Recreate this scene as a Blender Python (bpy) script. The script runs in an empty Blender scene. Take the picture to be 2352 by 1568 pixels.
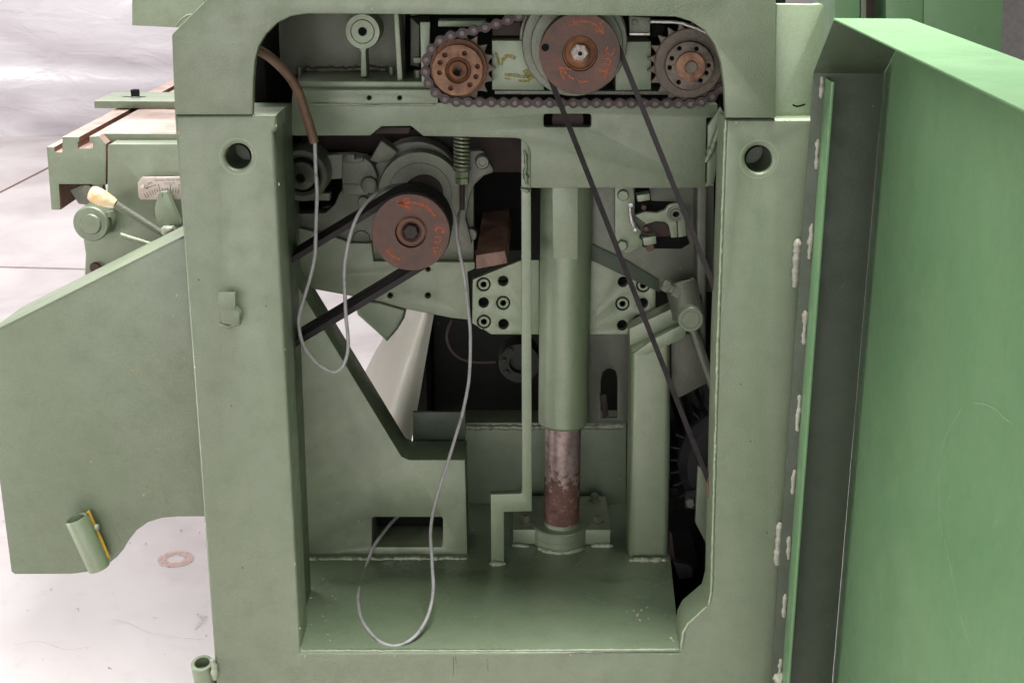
import bpy, bmesh, math, random
from mathutils import Vector, Matrix, noise
random.seed(7)

# ------------------------------------------------------------------ camera
sc = bpy.context.scene
F, CX, CY = 3150.0, 1176.0, 784.0          # focal length / centre in a 2352 px wide picture
CAM = Vector((0.0, -2.2, 1.6))
PITCH, ROLL = math.radians(17.8), math.radians(0.19)
ROT = Matrix.Rotation(math.pi/2 - PITCH, 3, 'X') @ Matrix.Rotation(ROLL, 3, 'Z')
cam_d = bpy.data.cameras.new('camera'); cam = bpy.data.objects.new('camera', cam_d)
sc.collection.objects.link(cam)
cam.location = CAM; cam.rotation_euler = ROT.to_euler()
cam_d.sensor_width = 36.0; cam_d.lens = 36.0*F/2352.0
cam_d.clip_start = 0.05; cam_d.clip_end = 200
sc.camera = cam
sc.render.resolution_x, sc.render.resolution_y = 1024, 682

# ------------------------------------------------------------------ light: an indoor hall, no sun
w = bpy.data.worlds.new('World'); sc.world = w; w.use_nodes = True
w.node_tree.nodes['Background'].inputs[0].default_value = (0.95, 0.97, 1.0, 1)
w.node_tree.nodes['Background'].inputs[1].default_value = 0.085
def area(name, loc, target, size, power, color=(1, 1, 1), size_y=None, spread=180):
    d = bpy.data.lights.new(name, 'AREA'); d.energy = power; d.color = color
    d.spread = math.radians(spread); d.shape = 'RECTANGLE'; d.size = size; d.size_y = size_y or size
    o = bpy.data.objects.new(name, d); sc.collection.objects.link(o)
    o.location = loc
    o.rotation_euler = (Vector(target) - Vector(loc)).to_track_quat('-Z', 'Y').to_euler()
    return o
area('side_lamp', (-2.9, -0.45, 0.40), (0.5, -0.45, 0.75), 0.5, 12, (1.0, 0.98, 0.93), spread=90)
area('hall_lamp_left', (-3.6, 3.6, 4.6), (-3.6, 3.6, 0), 5.0, 500, (1.0, 0.985, 0.965))
area('hall_lamp_over', (0.5, 0.05, 4.4), (0.5, 0.05, 0), 1.6, 84, (1.0, 0.99, 0.96), spread=60)
area('hall_front_light', (-0.8, -3.6, 1.25), (0.0, 0.1, 0.75), 3.6, 86, (1.0, 0.99, 0.96), size_y=2.0)
sc.view_settings.view_transform = 'Standard'
sc.view_settings.look = 'None'
sc.view_settings.exposure = 0.0
sc.view_settings.gamma = 1.0
sc.cycles.use_denoising = True
sc.cycles.max_bounces = 6
sc.cycles.diffuse_bounces = 4
sc.cycles.glossy_bounces = 3

# ------------------------------------------------------------------ projection helpers
def ray(x, y):
    return ROT @ Vector(((x-CX)/F, -(y-CY)/F, -1.0))
def P(x, y, Y):                      # point seen at picture position x, y in the upright plane at depth Y
    d = ray(x, y); return CAM + d*((Y-CAM.y)/d.y)
def PZ(x, y, z):                     # ... in the level plane at height z
    d = ray(x, y); return CAM + d*((z-CAM.z)/d.z)
def PP(x, y, o, n):                  # ... in any plane
    d = ray(x, y); return CAM + d*((o-CAM).dot(n)/d.dot(n))
def S(x, y, Y):                      # metres per picture unit there
    p = P(x, y, Y) - CAM
    return p.dot(ROT @ Vector((0, 0, -1)))/F
def T(c, r, x, y):                   # position inside a 4x enlarged tile
    return (588.0*c + x/3.997, 392.2*r + y/3.997)
def TT(c, r, L): return [T(c, r, q[0], q[1]) + tuple(q[2:]) for q in L]

# ------------------------------------------------------------------ materials
def new_mat(name):
    m = bpy.data.materials.new(name); m.use_nodes = True
    nt = m.node_tree; b = nt.nodes['Principled BSDF']
    return m, nt, b
def N(nt, typ, **kw):
    n = nt.nodes.new(typ)
    for k, v in kw.items(): setattr(n, k, v)
    return n
def ramp(nt, fac, stops):
    r = N(nt, 'ShaderNodeValToRGB'); e = r.color_ramp.elements
    while len(e) > 1: e.remove(e[-1])
    e[0].position, e[0].color = stops[0][0], (*stops[0][1], 1)
    for p, c in stops[1:]:
        q = e.new(p); q.color = (*c, 1)
    nt.links.new(fac, r.inputs[0]); return r
def coords(nt):
    return N(nt, 'ShaderNodeNewGeometry').outputs['Position']
def noise_n(nt, co, scale, detail=4, rough=0.55, dist=0.0):
    n = N(nt, 'ShaderNodeTexNoise'); n.inputs['Scale'].default_value = scale
    n.inputs['Detail'].default_value = detail; n.inputs['Roughness'].default_value = rough
    n.inputs['Distortion'].default_value = dist
    nt.links.new(co, n.inputs['Vector']); return n.outputs[0]
def mixc(nt, fac, a, b):
    m = N(nt, 'ShaderNodeMix', data_type='RGBA')
    for s, v in ((0, fac), (6, a), (7, b)):
        if hasattr(v, 'is_output') or isinstance(v, bpy.types.NodeSocket): nt.links.new(v, m.inputs[s])
        else: m.inputs[s].default_value = v if s == 0 else (*v, 1)
    return m.outputs[2]
def bump(nt, b, h, strength, dist):
    n = N(nt, 'ShaderNodeBump'); n.inputs['Strength'].default_value = strength
    n.inputs['Distance'].default_value = dist
    nt.links.new(h, n.inputs['Height']); nt.links.new(n.outputs[0], b.inputs['Normal'])
def mrange(nt, v, a, b, c, d):
    n = N(nt, 'ShaderNodeMapRange'); nt.links.new(v, n.inputs[0])
    for i, q in enumerate((a, b, c, d)): n.inputs[i+1].default_value = q
    return n.outputs[0]

def paint(name, c1, c2, rough=0.42, grain=0.25, dirt=0.35, chip=(0.30, 0.22, 0.16), spec=0.5, flake=0.25, sheen=(0.53, 0.55, 0.46), blotch=0.0, speck=0.42):
    m, nt, b = new_mat(name); co = coords(nt)
    big = noise_n(nt, co, 3.2, 3, 0.6, 0.4)
    col = mixc(nt, mrange(nt, big, 0.35, 0.68, 0, 1), c1, c2)
    mid = noise_n(nt, co, 24, 3, 0.65)
    dk = tuple(v*0.72 for v in c1)
    col = mixc(nt, mrange(nt, mid, 0.52, 0.78, 0, dirt), col, (dk[0]*1.08, dk[1]*0.98, dk[2]*0.85))
    hue = noise_n(nt, co, 55, 2, 0.6)
    col = mixc(nt, mrange(nt, hue, 0.45, 0.70, 0, 0.30), col, (c1[0]*1.22, c1[1]*0.98, c1[2]*0.86))
    if blotch:
        gn = noise_n(nt, co, 6.5, 3, 0.55, 0.5)
        col = mixc(nt, mrange(nt, gn, 0.42, 0.66, 0, blotch), col, (0.055, 0.058, 0.042))
    fine = noise_n(nt, co, 330, 2, 0.7)
    col = mixc(nt, mrange(nt, fine, 0.36, 0.66, 0, speck), col, tuple(v*0.60 for v in c1))
    sp = noise_n(nt, co, 75, 2, 0.7)
    sp2 = noise_n(nt, co, 5, 1, 0.6)
    mul = N(nt, 'ShaderNodeMath', operation='MULTIPLY')
    nt.links.new(mrange(nt, sp, 0.735, 0.76, 0, 1), mul.inputs[0])
    nt.links.new(mrange(nt, sp2, 0.50, 0.60, 0, 1), mul.inputs[1])
    col = mixc(nt, mul.outputs[0], col, chip)
    nt.links.new(col, b.inputs['Base Color'])
    nt.links.new(mrange(nt, mid, 0.3, 0.7, rough-0.07, rough+0.10), b.inputs['Roughness'])
    b.inputs['Specular IOR Level'].default_value = spec
    peel = noise_n(nt, co, 430, 1, 0.5)
    bump(nt, b, peel, grain, 0.0014)
    if flake:
        g = N(nt, 'ShaderNodeBsdfGlossy'); g.inputs['Color'].default_value = (*sheen, 1); g.inputs['Roughness'].default_value = 0.60
        nt.links.new(b.inputs['Normal'].links[0].from_socket, g.inputs['Normal'])
        mx = N(nt, 'ShaderNodeMixShader'); nt.links.new(mrange(nt, mid, 0.3, 0.75, flake*1.12, flake*0.75), mx.inputs[0])
        nt.links.new(b.outputs[0], mx.inputs[1]); nt.links.new(g.outputs[0], mx.inputs[2])
        nt.links.new(mx.outputs[0], nt.nodes['Material Output'].inputs[0])
    return m
def patchy(name, stops, scale, rough=(0.5, 0.8), metal=0.0, grain=0.35, gscale=260, dist=0.3, spec=0.5):
    m, nt, b = new_mat(name); co = coords(nt)
    n1 = noise_n(nt, co, scale, 4, 0.68, dist)
    r = ramp(nt, n1, stops); nt.links.new(r.outputs[0], b.inputs['Base Color'])
    nt.links.new(mrange(nt, n1, 0.3, 0.7, *rough), b.inputs['Roughness'])
    b.inputs['Metallic'].default_value = metal
    b.inputs['Specular IOR Level'].default_value = spec
    bump(nt, b, noise_n(nt, co, gscale, 2, 0.65), grain, 0.002)
    return m
def plain(name, col, rough=0.5, metal=0.0, grain=0.0):
    m, nt, b = new_mat(name); co = coords(nt)
    n1 = noise_n(nt, co, 60, 4, 0.6)
    nt.links.new(mixc(nt, mrange(nt, n1, 0.3, 0.7, 0, 1), tuple(v*0.8 for v in col), tuple(min(1, v*1.12) for v in col)), b.inputs['Base Color'])
    b.inputs['Roughness'].default_value = rough; b.inputs['Metallic'].default_value = metal
    if grain: bump(nt, b, noise_n(nt, co, 300, 3, 0.6), grain, 0.002)
    return m
def chalk(name, col, cover=(0.40, 0.58), top=0.95, sc_=330):
    m, nt, b = new_mat(name); co = coords(nt)
    b.inputs['Base Color'].default_value = (*col, 1); b.inputs['Roughness'].default_value = 0.9
    n1 = noise_n(nt, co, sc_, 3, 0.7)
    nt.links.new(mrange(nt, n1, cover[0], cover[1], 0.12*top, top), b.inputs['Alpha'])
    return m

GREEN = paint('machine_green_paint', (0.130, 0.185, 0.102), (0.162, 0.205, 0.125), 0.38, 0.30)
GREEN_F = paint('darkened_front_green', (0.090, 0.132, 0.070), (0.116, 0.150, 0.090), 0.38, 0.30, flake=0.185)  # machine green darkened to offset strong light on the front faces
GREEN_M = paint('side_green_paint', (0.19, 0.285, 0.155), (0.24, 0.32, 0.20), 0.40, 0.25)
GREEN_D = paint('inner_green_paint', (0.120, 0.166, 0.094), (0.148, 0.182, 0.115), 0.42, 0.35, 0.6)
GREEN_S = paint('saturated_green_paint', (0.080, 0.128, 0.066), (0.105, 0.145, 0.085), 0.40, 0.25)
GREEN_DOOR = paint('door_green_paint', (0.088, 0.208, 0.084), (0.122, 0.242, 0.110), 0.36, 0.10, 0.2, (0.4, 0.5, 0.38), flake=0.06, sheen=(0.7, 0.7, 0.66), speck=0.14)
OLIVE = paint('hinge_shade_olive', (0.036, 0.050, 0.031), (0.050, 0.064, 0.043), 0.5, 0.2, 0.5, flake=0.03)  # dark olive puts the shade of the hinge corner into the colour
GREEN_O = paint('chamfer_shade_green', (0.045, 0.066, 0.036), (0.060, 0.080, 0.048), 0.5, 0.2, 0.4, flake=0.03)  # darkened green carries the shade under the door's chamfer
GREEN_K = paint('recess_shade_green', (0.026, 0.044, 0.022), (0.036, 0.054, 0.030), 0.5, 0.3, flake=0.0)  # green darkened so that deep pieces look shaded
OLIVE_K = paint('interior_shade_olive', (0.014, 0.016, 0.012), (0.022, 0.024, 0.018), 0.5, 0.3, flake=0.0, spec=0.3)  # near-black colour stands in for shade deep inside the machine
GREEN_I = paint('post_inside_shade', (0.068, 0.108, 0.056), (0.088, 0.122, 0.072), 0.42, 0.25, flake=0.06)  # darker green, the shade on the posts' inner faces painted in
GREEN_SH = paint('glossy_shelf_paint', (0.090, 0.140, 0.074), (0.115, 0.158, 0.094), 0.22, 0.12, 0.5, flake=0.18)
GREEN_V = paint('blotchy_side_plate_paint', (0.138, 0.188, 0.106), (0.166, 0.205, 0.128), 0.38, 0.30, 0.5, blotch=0.75)  # variant with strong, broad dark blotches
CAST = paint('casting_grey_green_paint', (0.100, 0.112, 0.078), (0.130, 0.138, 0.102), 0.45, 0.55, 0.8, flake=0.16, blotch=0.5)
CAST2 = paint('shaded_casting_paint', (0.062, 0.070, 0.048), (0.082, 0.088, 0.064), 0.45, 0.55, 0.8, flake=0.12, blotch=0.5)  # darker copy of the casting paint, shade of the right interior included
CAST_O = paint('oily_casting_paint', (0.055, 0.050, 0.042), (0.085, 0.078, 0.064), 0.38, 0.5, 0.8, flake=0.14)
STAINED = None
DARK = patchy('shade_black_and_marks', [(0.3, (0.003, 0.003, 0.003)), (0.7, (0.009, 0.008, 0.008))], 18, (0.7, 0.9), spec=0.12)  # near-black paints shade in hollows and on hidden panels; some dark marks too
BROWN_D = patchy('dark_brown_steel', [(0.3, (0.022, 0.014, 0.013)), (0.7, (0.060, 0.038, 0.034))], 14, (0.5, 0.75), spec=0.3)
RUST_D = patchy('pulley_brown_rust', [(0.30, (0.060, 0.034, 0.029)), (0.52, (0.110, 0.058, 0.047)), (0.75, (0.18, 0.085, 0.060))], 26, (0.55, 0.8), 0.1)
RUST_O = patchy('orange_rust', [(0.28, (0.06, 0.022, 0.011)), (0.5, (0.16, 0.062, 0.027)), (0.72, (0.27, 0.12, 0.055))], 40, (0.6, 0.9), 0.1)
RUST_P = patchy('flange_pink_rust', [(0.30, (0.07, 0.030, 0.018)), (0.48, (0.20, 0.096, 0.058)), (0.72, (0.35, 0.20, 0.13))], 45, (0.5, 0.8), 0.15)
CHAIN = patchy('greasy_chain_steel', [(0.35, (0.010, 0.007, 0.007)), (0.55, (0.042, 0.027, 0.028)), (0.75, (0.12, 0.08, 0.075))], 130, (0.35, 0.6), 0.35)
PIN = patchy('chain_pin_steel', [(0.35, (0.05, 0.035, 0.034)), (0.7, (0.15, 0.105, 0.095))], 150, (0.3, 0.5), 0.4)
BAR = patchy('red_brown_bar', [(0.3, (0.10, 0.050, 0.036)), (0.5, (0.20, 0.105, 0.080)), (0.72, (0.30, 0.17, 0.13))], 22, (0.4, 0.65), 0.15)
SPROK = patchy('sprocket_steel', [(0.3, (0.06, 0.045, 0.036)), (0.6, (0.15, 0.12, 0.095)), (0.8, (0.25, 0.17, 0.12))], 50, (0.4, 0.7), 0.3)
RUBBER = patchy('belt_rubber', [(0.3, (0.011, 0.009, 0.010)), (0.7, (0.034, 0.026, 0.028))], 50, (0.5, 0.75), spec=0.28)
CABLE = patchy('grey_cable_jacket', [(0.30, (0.16, 0.15, 0.15)), (0.45, (0.30, 0.29, 0.295)), (0.7, (0.37, 0.36, 0.365))], 34, (0.4, 0.6), 0, 0.1)
HOSE = patchy('brown_conduit', [(0.3, (0.070, 0.036, 0.022)), (0.7, (0.165, 0.090, 0.056))], 30, (0.5, 0.7))
STEEL = patchy('worn_bright_steel', [(0.3, (0.35, 0.32, 0.30)), (0.7, (0.62, 0.60, 0.58))], 60, (0.3, 0.5), 0.7)
NUT_W = patchy('white_nut', [(0.3, (0.15, 0.12, 0.10)), (0.7, (0.42, 0.38, 0.35))], 160, (0.4, 0.6), 0.2)
SPRING = plain('spring_green_steel', (0.24, 0.27, 0.18), 0.3, 0.4)
MOTOR = patchy('motor_black_grime', [(0.3, (0.006, 0.0055, 0.006)), (0.7, (0.018, 0.016, 0.017))], 25, (0.5, 0.8), spec=0.25)
BED = patchy('machined_bed_steel', [(0.3, (0.30, 0.17, 0.13)), (0.5, (0.48, 0.34, 0.29)), (0.7, (0.60, 0.50, 0.45))], 9, (0.35, 0.6), 0.15, 0.1)
BED_R = patchy('rusty_slot_steel', [(0.3, (0.12, 0.055, 0.035)), (0.7, (0.30, 0.17, 0.12))], 30, (0.5, 0.8), 0.1)
IVORY = patchy('ivory_knob', [(0.36, (0.80, 0.42, 0.16)), (0.52, (0.86, 0.70, 0.45)), (0.68, (0.88, 0.82, 0.66))], 28, (0.35, 0.5), 0, 0.05)
LABELP = patchy('scale_plate_metal', [(0.3, (0.42, 0.34, 0.29)), (0.7, (0.58, 0.51, 0.47))], 40, (0.4, 0.6), 0.1, 0.05)
INK = plain('scale_ink', (0.03, 0.025, 0.025), 0.6)
CHALK = chalk('orange_chalk', (0.46, 0.115, 0.052), (0.20, 0.54), 0.62, 200)
SCRATCH = chalk('pale_scratch', (0.42, 0.54, 0.38), (0.42, 0.66), 0.7)
YELLOW = chalk('yellow_oil_stain', (0.26, 0.20, 0.015), (0.40, 0.60))
YELLOWP = plain('old_yellow_paint', (0.42, 0.27, 0.03), 0.45)
WELD = paint('painted_weld', (0.24, 0.27, 0.195), (0.31, 0.33, 0.26), 0.36, 0.6, 0.3)
WELD_P = paint('pale_weld', (0.25, 0.25, 0.205), (0.36, 0.355, 0.30), 0.40, 0.6, 0.5, flake=0.1)
WELD_D = paint('painted_weld_inside', (0.20, 0.24, 0.16), (0.25, 0.28, 0.20), 0.36, 0.6, 0.3)
GREYP = plain('grey_wall_panel', (0.22, 0.21, 0.205), 0.7)

def rod_mat():
    m, nt, b = new_mat('polished_to_rusty_rod'); co = coords(nt)
    n1 = noise_n(nt, co, 55, 7, 0.7)
    sep = N(nt, 'ShaderNodeSeparateXYZ'); nt.links.new(co, sep.inputs[0])
    z0, z1 = P(1290, 1145, 0.4).z, P(1290, 1075, 0.4).z
    up = mrange(nt, sep.outputs[2], z0, z1, 0.0, 1.0)
    add = N(nt, 'ShaderNodeMath', operation='ADD'); nt.links.new(up, add.inputs[0])
    nt.links.new(mrange(nt, n1, 0.3, 0.7, -0.75, 0.75), add.inputs[1]); add.use_clamp = True
    st = ramp(nt, n1, [(0.3, (0.16, 0.10, 0.095)), (0.7, (0.40, 0.31, 0.30))])
    ru = ramp(nt, n1, [(0.3, (0.060, 0.027, 0.021)), (0.7, (0.18, 0.088, 0.070))])
    f = mrange(nt, add.outputs[0], 0.42, 0.55, 0, 1)
    nt.links.new(mixc(nt, f, ru.outputs[0], st.outputs[0]), b.inputs['Base Color'])
    nt.links.new(mrange(nt, f, 0, 1, 0.7, 0.36), b.inputs['Roughness'])
    nt.links.new(mrange(nt, f, 0, 1, 0.05, 0.5), b.inputs['Metallic'])
    bump(nt, b, noise_n(nt, co, 300, 3, 0.6), 0.15, 0.001)
    return m
ROD = rod_mat()
def concrete():
    m, nt, b = new_mat('pale_concrete'); co = coords(nt)
    n1 = noise_n(nt, co, 1.3, 4, 0.62, 0.6)
    r = ramp(nt, n1, [(0.3, (0.42, 0.36, 0.365)), (0.5, (0.56, 0.51, 0.515)), (0.7, (0.64, 0.60, 0.605))])
    n2 = noise_n(nt, co, 16, 4, 0.7)
    col = mixc(nt, mrange(nt, n2, 0.55, 0.8, 0, 0.35), r.outputs[0], (0.40, 0.36, 0.34))
    n3 = noise_n(nt, co, 70, 3, 0.7)
    col = mixc(nt, mrange(nt, n3, 0.70, 0.74, 0, 0.5), col, (0.25, 0.22, 0.21))
    nt.links.new(col, b.inputs['Base Color'])
    nt.links.new(mrange(nt, n1, 0.3, 0.7, 0.35, 0.6), b.inputs['Roughness'])
    bump(nt, b, n2, 0.1, 0.004)
    return m
CONC = concrete()
def film():
    m, nt, b = new_mat('white_plastic_film'); co = coords(nt)
    n1 = noise_n(nt, co, 1.2, 6, 0.6, 0.5)
    nt.links.new(mixc(nt, n1, (0.66, 0.62, 0.665), (0.82, 0.79, 0.82)), b.inputs['Base Color'])
    b.inputs['Roughness'].default_value = 0.3
    b.inputs['Specular IOR Level'].default_value = 0.6
    st = N(nt, 'ShaderNodeMapping'); nt.links.new(co, st.inputs[0]); st.inputs['Scale'].default_value = (1.6, 1, 4.2)
    st.inputs['Rotation'].default_value = (0, 0.5, 0)
    bump(nt, b, noise_n(nt, st.outputs[0], 1.6, 3, 0.5, 0.8), 0.35, 0.05)
    return m
FILM = film()
RING = chalk('rust_ring_stain', (0.62, 0.36, 0.30), (0.36, 0.66), 0.75, 120)
SMUDGE_D = chalk('grease_dark', (0.05, 0.045, 0.035), (0.30, 0.62), 0.8, 200)
OILY = chalk('thin_oil_film', (0.045, 0.060, 0.035), (0.38, 0.80), 0.25, 60)
CHIP = chalk('bare_primer_chip', (0.56, 0.44, 0.35), (0.30, 0.55), 0.95, 300)
SMUDGE = chalk('dark_smudge', (0.42, 0.36, 0.37), (0.45, 0.75))

# ------------------------------------------------------------------ object helpers
COL = sc.collection
WL = {}
def finish(name, me, mat, parent=None, smooth=35, mats=None):
    vs = [v.co for v in me.vertices]
    lo = Vector((min(v.x for v in vs), min(v.y for v in vs), min(v.z for v in vs)))
    hi = Vector((max(v.x for v in vs), max(v.y for v in vs), max(v.z for v in vs)))
    c = (lo+hi)/2
    me.transform(Matrix.Translation(-c))
    for mm in (mats or [mat]): me.materials.append(mm)
    if smooth:
        me.polygons.foreach_set('use_smooth', [True]*len(me.polygons))
        me.set_sharp_from_angle(angle=math.radians(smooth))
    o = bpy.data.objects.new(name, me); COL.objects.link(o)
    place(o, c, parent)
    return o
def place(o, c, parent):
    WL[o.name] = Vector(c)
    if parent:
        o.parent = parent; o.location = Vector(c) - WL[parent.name]
    else: o.location = c
def empty(name, loc, parent=None):
    o = bpy.data.objects.new(name, None); COL.objects.link(o); o.empty_display_size = 0.1
    place(o, Vector(loc), parent); return o
def tag(o, label, cat=None, group=None, kind=None):
    if label: o['label'] = label
    if cat: o['category'] = cat
    if group: o['group'] = group
    if kind: o['kind'] = kind
    return o
def from_bm(name, bm, mat, parent=None, smooth=35):
    bmesh.ops.recalc_face_normals(bm, faces=bm.faces)
    me = bpy.data.meshes.new(name); bm.to_mesh(me); bm.free()
    return finish(name, me, mat, parent, smooth)

def rounded(pts, seg=6):
    """polygon points (x, y[, r]); r rounds that corner"""
    out = []; n = len(pts)
    for i, p in enumerate(pts):
        if len(p) < 3 or not p[2]: out.append((p[0], p[1])); continue
        a = Vector(pts[i-1][:2]); b = Vector(p[:2]); c = Vector(pts[(i+1) % n][:2])
        u, v = (a-b), (c-b); lu, lv = u.length, v.length; u.normalize(); v.normalize()
        ang = u.angle(v); t = min(p[2]/math.tan(ang/2), lu*0.49, lv*0.49)
        r = t*math.tan(ang/2)
        cen = b + (u+v).normalized()*(r/math.sin(ang/2))
        s, e = b+u*t, b+v*t
        a0 = math.atan2(s.y-cen.y, s.x-cen.x); a1 = math.atan2(e.y-cen.y, e.x-cen.x)
        d = (a1-a0+math.pi) % (2*math.pi) - math.pi
        for k in range(seg+1):
            q = a0+d*k/seg; out.append((cen.x+r*math.cos(q), cen.y+r*math.sin(q)))
    return out
def circ(x, y, r, n=28):
    return [(x+r*math.cos(2*math.pi*k/n), y+r*math.sin(2*math.pi*k/n)) for k in range(n)]

def prism(name, loops, depth, frame, mat, parent=None, bev=0.0015, smooth=35):
    """loops: outer outline then holes as 2-D points in metres; frame maps (u, v, w) to the world, w running 0..depth"""
    cu = bpy.data.curves.new(name, 'CURVE'); cu.dimensions = '2D'; cu.fill_mode = 'BOTH'
    cu.extrude = max(depth/2 - bev, 1e-5); cu.bevel_depth = bev; cu.bevel_resolution = 3 if bev > 0.003 else 1; cu.offset = -bev
    for L in loops:
        sp = cu.splines.new('POLY'); sp.points.add(len(L)-1); sp.use_cyclic_u = True
        for q, p in zip(sp.points, L): q.co = (p[0], p[1], 0, 1)
    tmp = bpy.data.objects.new('tmp', cu)
    me = bpy.data.meshes.new_from_object(tmp)
    bpy.data.objects.remove(tmp); bpy.data.curves.remove(cu)
    for v in me.vertices: v.co = frame(v.co.x, v.co.y, v.co.z + depth/2)
    bm = bmesh.new(); bm.from_mesh(me)
    bmesh.ops.remove_doubles(bm, verts=bm.verts, dist=1e-6)
    bmesh.ops.recalc_face_normals(bm, faces=bm.faces); bm.to_mesh(me); bm.free()
    me.name = name; me.materials.clear()
    return finish(name, me, mat, parent, smooth)
def plate(name, pts, Y, depth, mat, parent=None, holes=(), bev=0.0015, smooth=35):
    loops = []
    for L in [rounded(pts)] + [rounded(h) for h in holes]:
        q = []
        for (x, y) in L:
            p = P(x, y, Y); q.append((p.x, p.z))
        loops.append(q)
    return prism(name, loops, depth, lambda u, v, w_: Vector((u, Y+w_, v)), mat, parent, bev, smooth)
def rect(x0, y0, x1, y1, r=0): return [(x0, y0, r), (x1, y0, r), (x1, y1, r), (x0, y1, r)]
def box(name, lo, hi, mat, parent=None, bev=0.002):
    lo, hi = Vector(lo), Vector(hi)
    L = [(lo.x, lo.z), (hi.x, lo.z), (hi.x, hi.z), (lo.x, hi.z)]
    return prism(name, [L], hi.y-lo.y, lambda u, v, w_: Vector((u, lo.y+w_, v)), mat, parent, bev)

def lathe(name, org, axis, prof, mat, parent=None, seg=40, smooth=30, phase=0.0, close=True):
    """prof: (distance along axis, radius) pairs in metres"""
    ax = Vector(axis).normalized()
    u = ax.orthogonal().normalized() if abs(ax.y) < 0.99 else Vector((1, 0, 0))
    v = ax.cross(u)
    bm = bmesh.new(); rings = []
    for (d, r) in prof:
        if r < 1e-6: rings.append([bm.verts.new(Vector(org)+ax*d)])
        else: rings.append([bm.verts.new(Vector(org)+ax*d+(u*math.cos(phase+2*math.pi*k/seg)+v*math.sin(phase+2*math.pi*k/seg))*r) for k in range(seg)])
    for a, b in zip(rings, rings[1:]):
        for k in range(seg):
            j = (k+1) % seg
            if len(a) == 1 and len(b) == 1: continue
            if len(a) == 1: bm.faces.new((a[0], b[k], b[j]))
            elif len(b) == 1: bm.faces.new((a[k], b[0], a[j]))
            else: bm.faces.new((a[k], b[k], b[j], a[j]))
    if close:
        for rg in (rings[0], rings[-1]):
            if len(rg) > 2:
                try: bm.faces.new(rg)
                except ValueError: pass
    return from_bm(name, bm, mat, parent, smooth)
def disc(name, x, y, Y, prof, mat, parent=None, seg=44, smooth=30, phase=0.0):
    """turned piece on an axle that points at the viewer; prof: (metres behind Y, radius in picture units)"""
    s = S(x, y, Y)
    return lathe(name, P(x, y, Y), (0, 1, 0), [(d, r*s) for d, r in prof], mat, parent, seg, smooth, phase, close=False)
def hexhead(name, x, y, Y, r, h, mat, parent, phase=0.3):
    """hexagon head standing h metres in front of the surface at Y"""
    s = S(x, y, Y)*r
    return lathe(name, P(x, y, Y-h), (0, 1, 0), [(0, 0), (0, s*0.80), (0.0012, s*0.93), (0.003, s), (h, s)], mat, parent, 6, 20, phase)
def roundhead(name, x, y, Y, r, h, mat, parent):
    s = S(x, y, Y)*r
    return lathe(name, P(x, y, Y-h), (0, 1, 0), [(0, 0), (0, s*0.86), (0.001, s*0.95), (0.0025, s), (h, s)], mat, parent, 28, 35)
def socket_bolt(x, y, Y, r, parent, mat=CAST):
    """cap screw with hexagon socket sitting in a counterbore"""
    s = S(x, y, Y)*r
    o = P(x, y, Y+0.004)
    b = lathe('bolt', o, (0, 1, 0), [(0.008, 0), (0.008, s*0.42), (0.001, s*0.42), (0, s*0.48), (0, s*0.74), (0.0015, s*0.82), (0.02, s*0.82)], mat, parent, 24, 30)
    lathe('socket_shade', P(x, y, Y+0.0075), (0, 1, 0), [(0, 0), (0, s*0.40)], DARK, parent, 6, 20, 0.4)  # black disc paints the shade at the bottom of the socket
    return b

def tube(name, pts, r, mat, parent=None, seg=10, closed=False, smooth=60, radii=None, caps=True):
    n = len(pts); pts = [Vector(p) for p in pts]
    bm = bmesh.new(); rings = []; up = None
    for i, p in enumerate(pts):
        a = pts[i-1] if (i or closed) else p; b = pts[(i+1) % n] if (i < n-1 or closed) else p
        t = (b-a).normalized()
        if up is None: up = t.orthogonal().normalized()
        up = (up - t*up.dot(t)).normalized(); sd = t.cross(up)
        rr = radii[i] if radii else r
        rings.append([bm.verts.new(p+(up*math.cos(2*math.pi*k/seg)+sd*math.sin(2*math.pi*k/seg))*rr) for k in range(seg)])
    for i in range(n if closed else n-1):
        a, b = rings[i], rings[(i+1) % n]
        for k in range(seg):
            j = (k+1) % seg; bm.faces.new((a[k], b[k], b[j], a[j]))
    if not closed and caps:
        bm.faces.new(rings[0]); bm.faces.new(rings[-1])
    return from_bm(name, bm, mat, parent, smooth)
def spline(pts, per=8):
    out = []; n = len(pts); pts = [Vector(p) for p in pts]
    for i in range(n-1):
        p0 = pts[max(i-1, 0)]; p1 = pts[i]; p2 = pts[i+1]; p3 = pts[min(i+2, n-1)]
        for k in range(per):
            t = k/per
            out.append(0.5*((2*p1)+(p2-p0)*t+(2*p0-5*p1+4*p2-p3)*t*t+(3*p1-p0-3*p2+p3)*t**3))
    out.append(pts[-1]); return out
def weld(name, pts, r, mat, parent, rough=0.45, step=0.0035):
    """lumpy weld bead along a line of world points"""
    pts = [Vector(p) for p in pts]; path = []
    for a, b in zip(pts, pts[1:]):
        k = max(2, int((b-a).length/step))
        path += [a.lerp(b, i/k) for i in range(k)]
    path.append(pts[-1])
    sd = random.random()*50; q = []; rad = []
    for i, p in enumerate(path):
        j = Vector((noise.noise(p*90+Vector((sd, 0, 0))), noise.noise(p*90+Vector((0, sd, 0))), noise.noise(p*90+Vector((0, 0, sd)))))
        q.append(p+j*r*rough*0.6)
        e = min(1.0, 0.55+0.45*min(i, len(path)-1-i)/2)
        rad.append(r*e*(1+rough*(0.16*math.sin(i*1.9+sd)+0.75*noise.noise(p*110+Vector((sd, sd, 0))))))
    return tube(name, q, r, mat, parent, 8, False, 50, rad)
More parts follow.
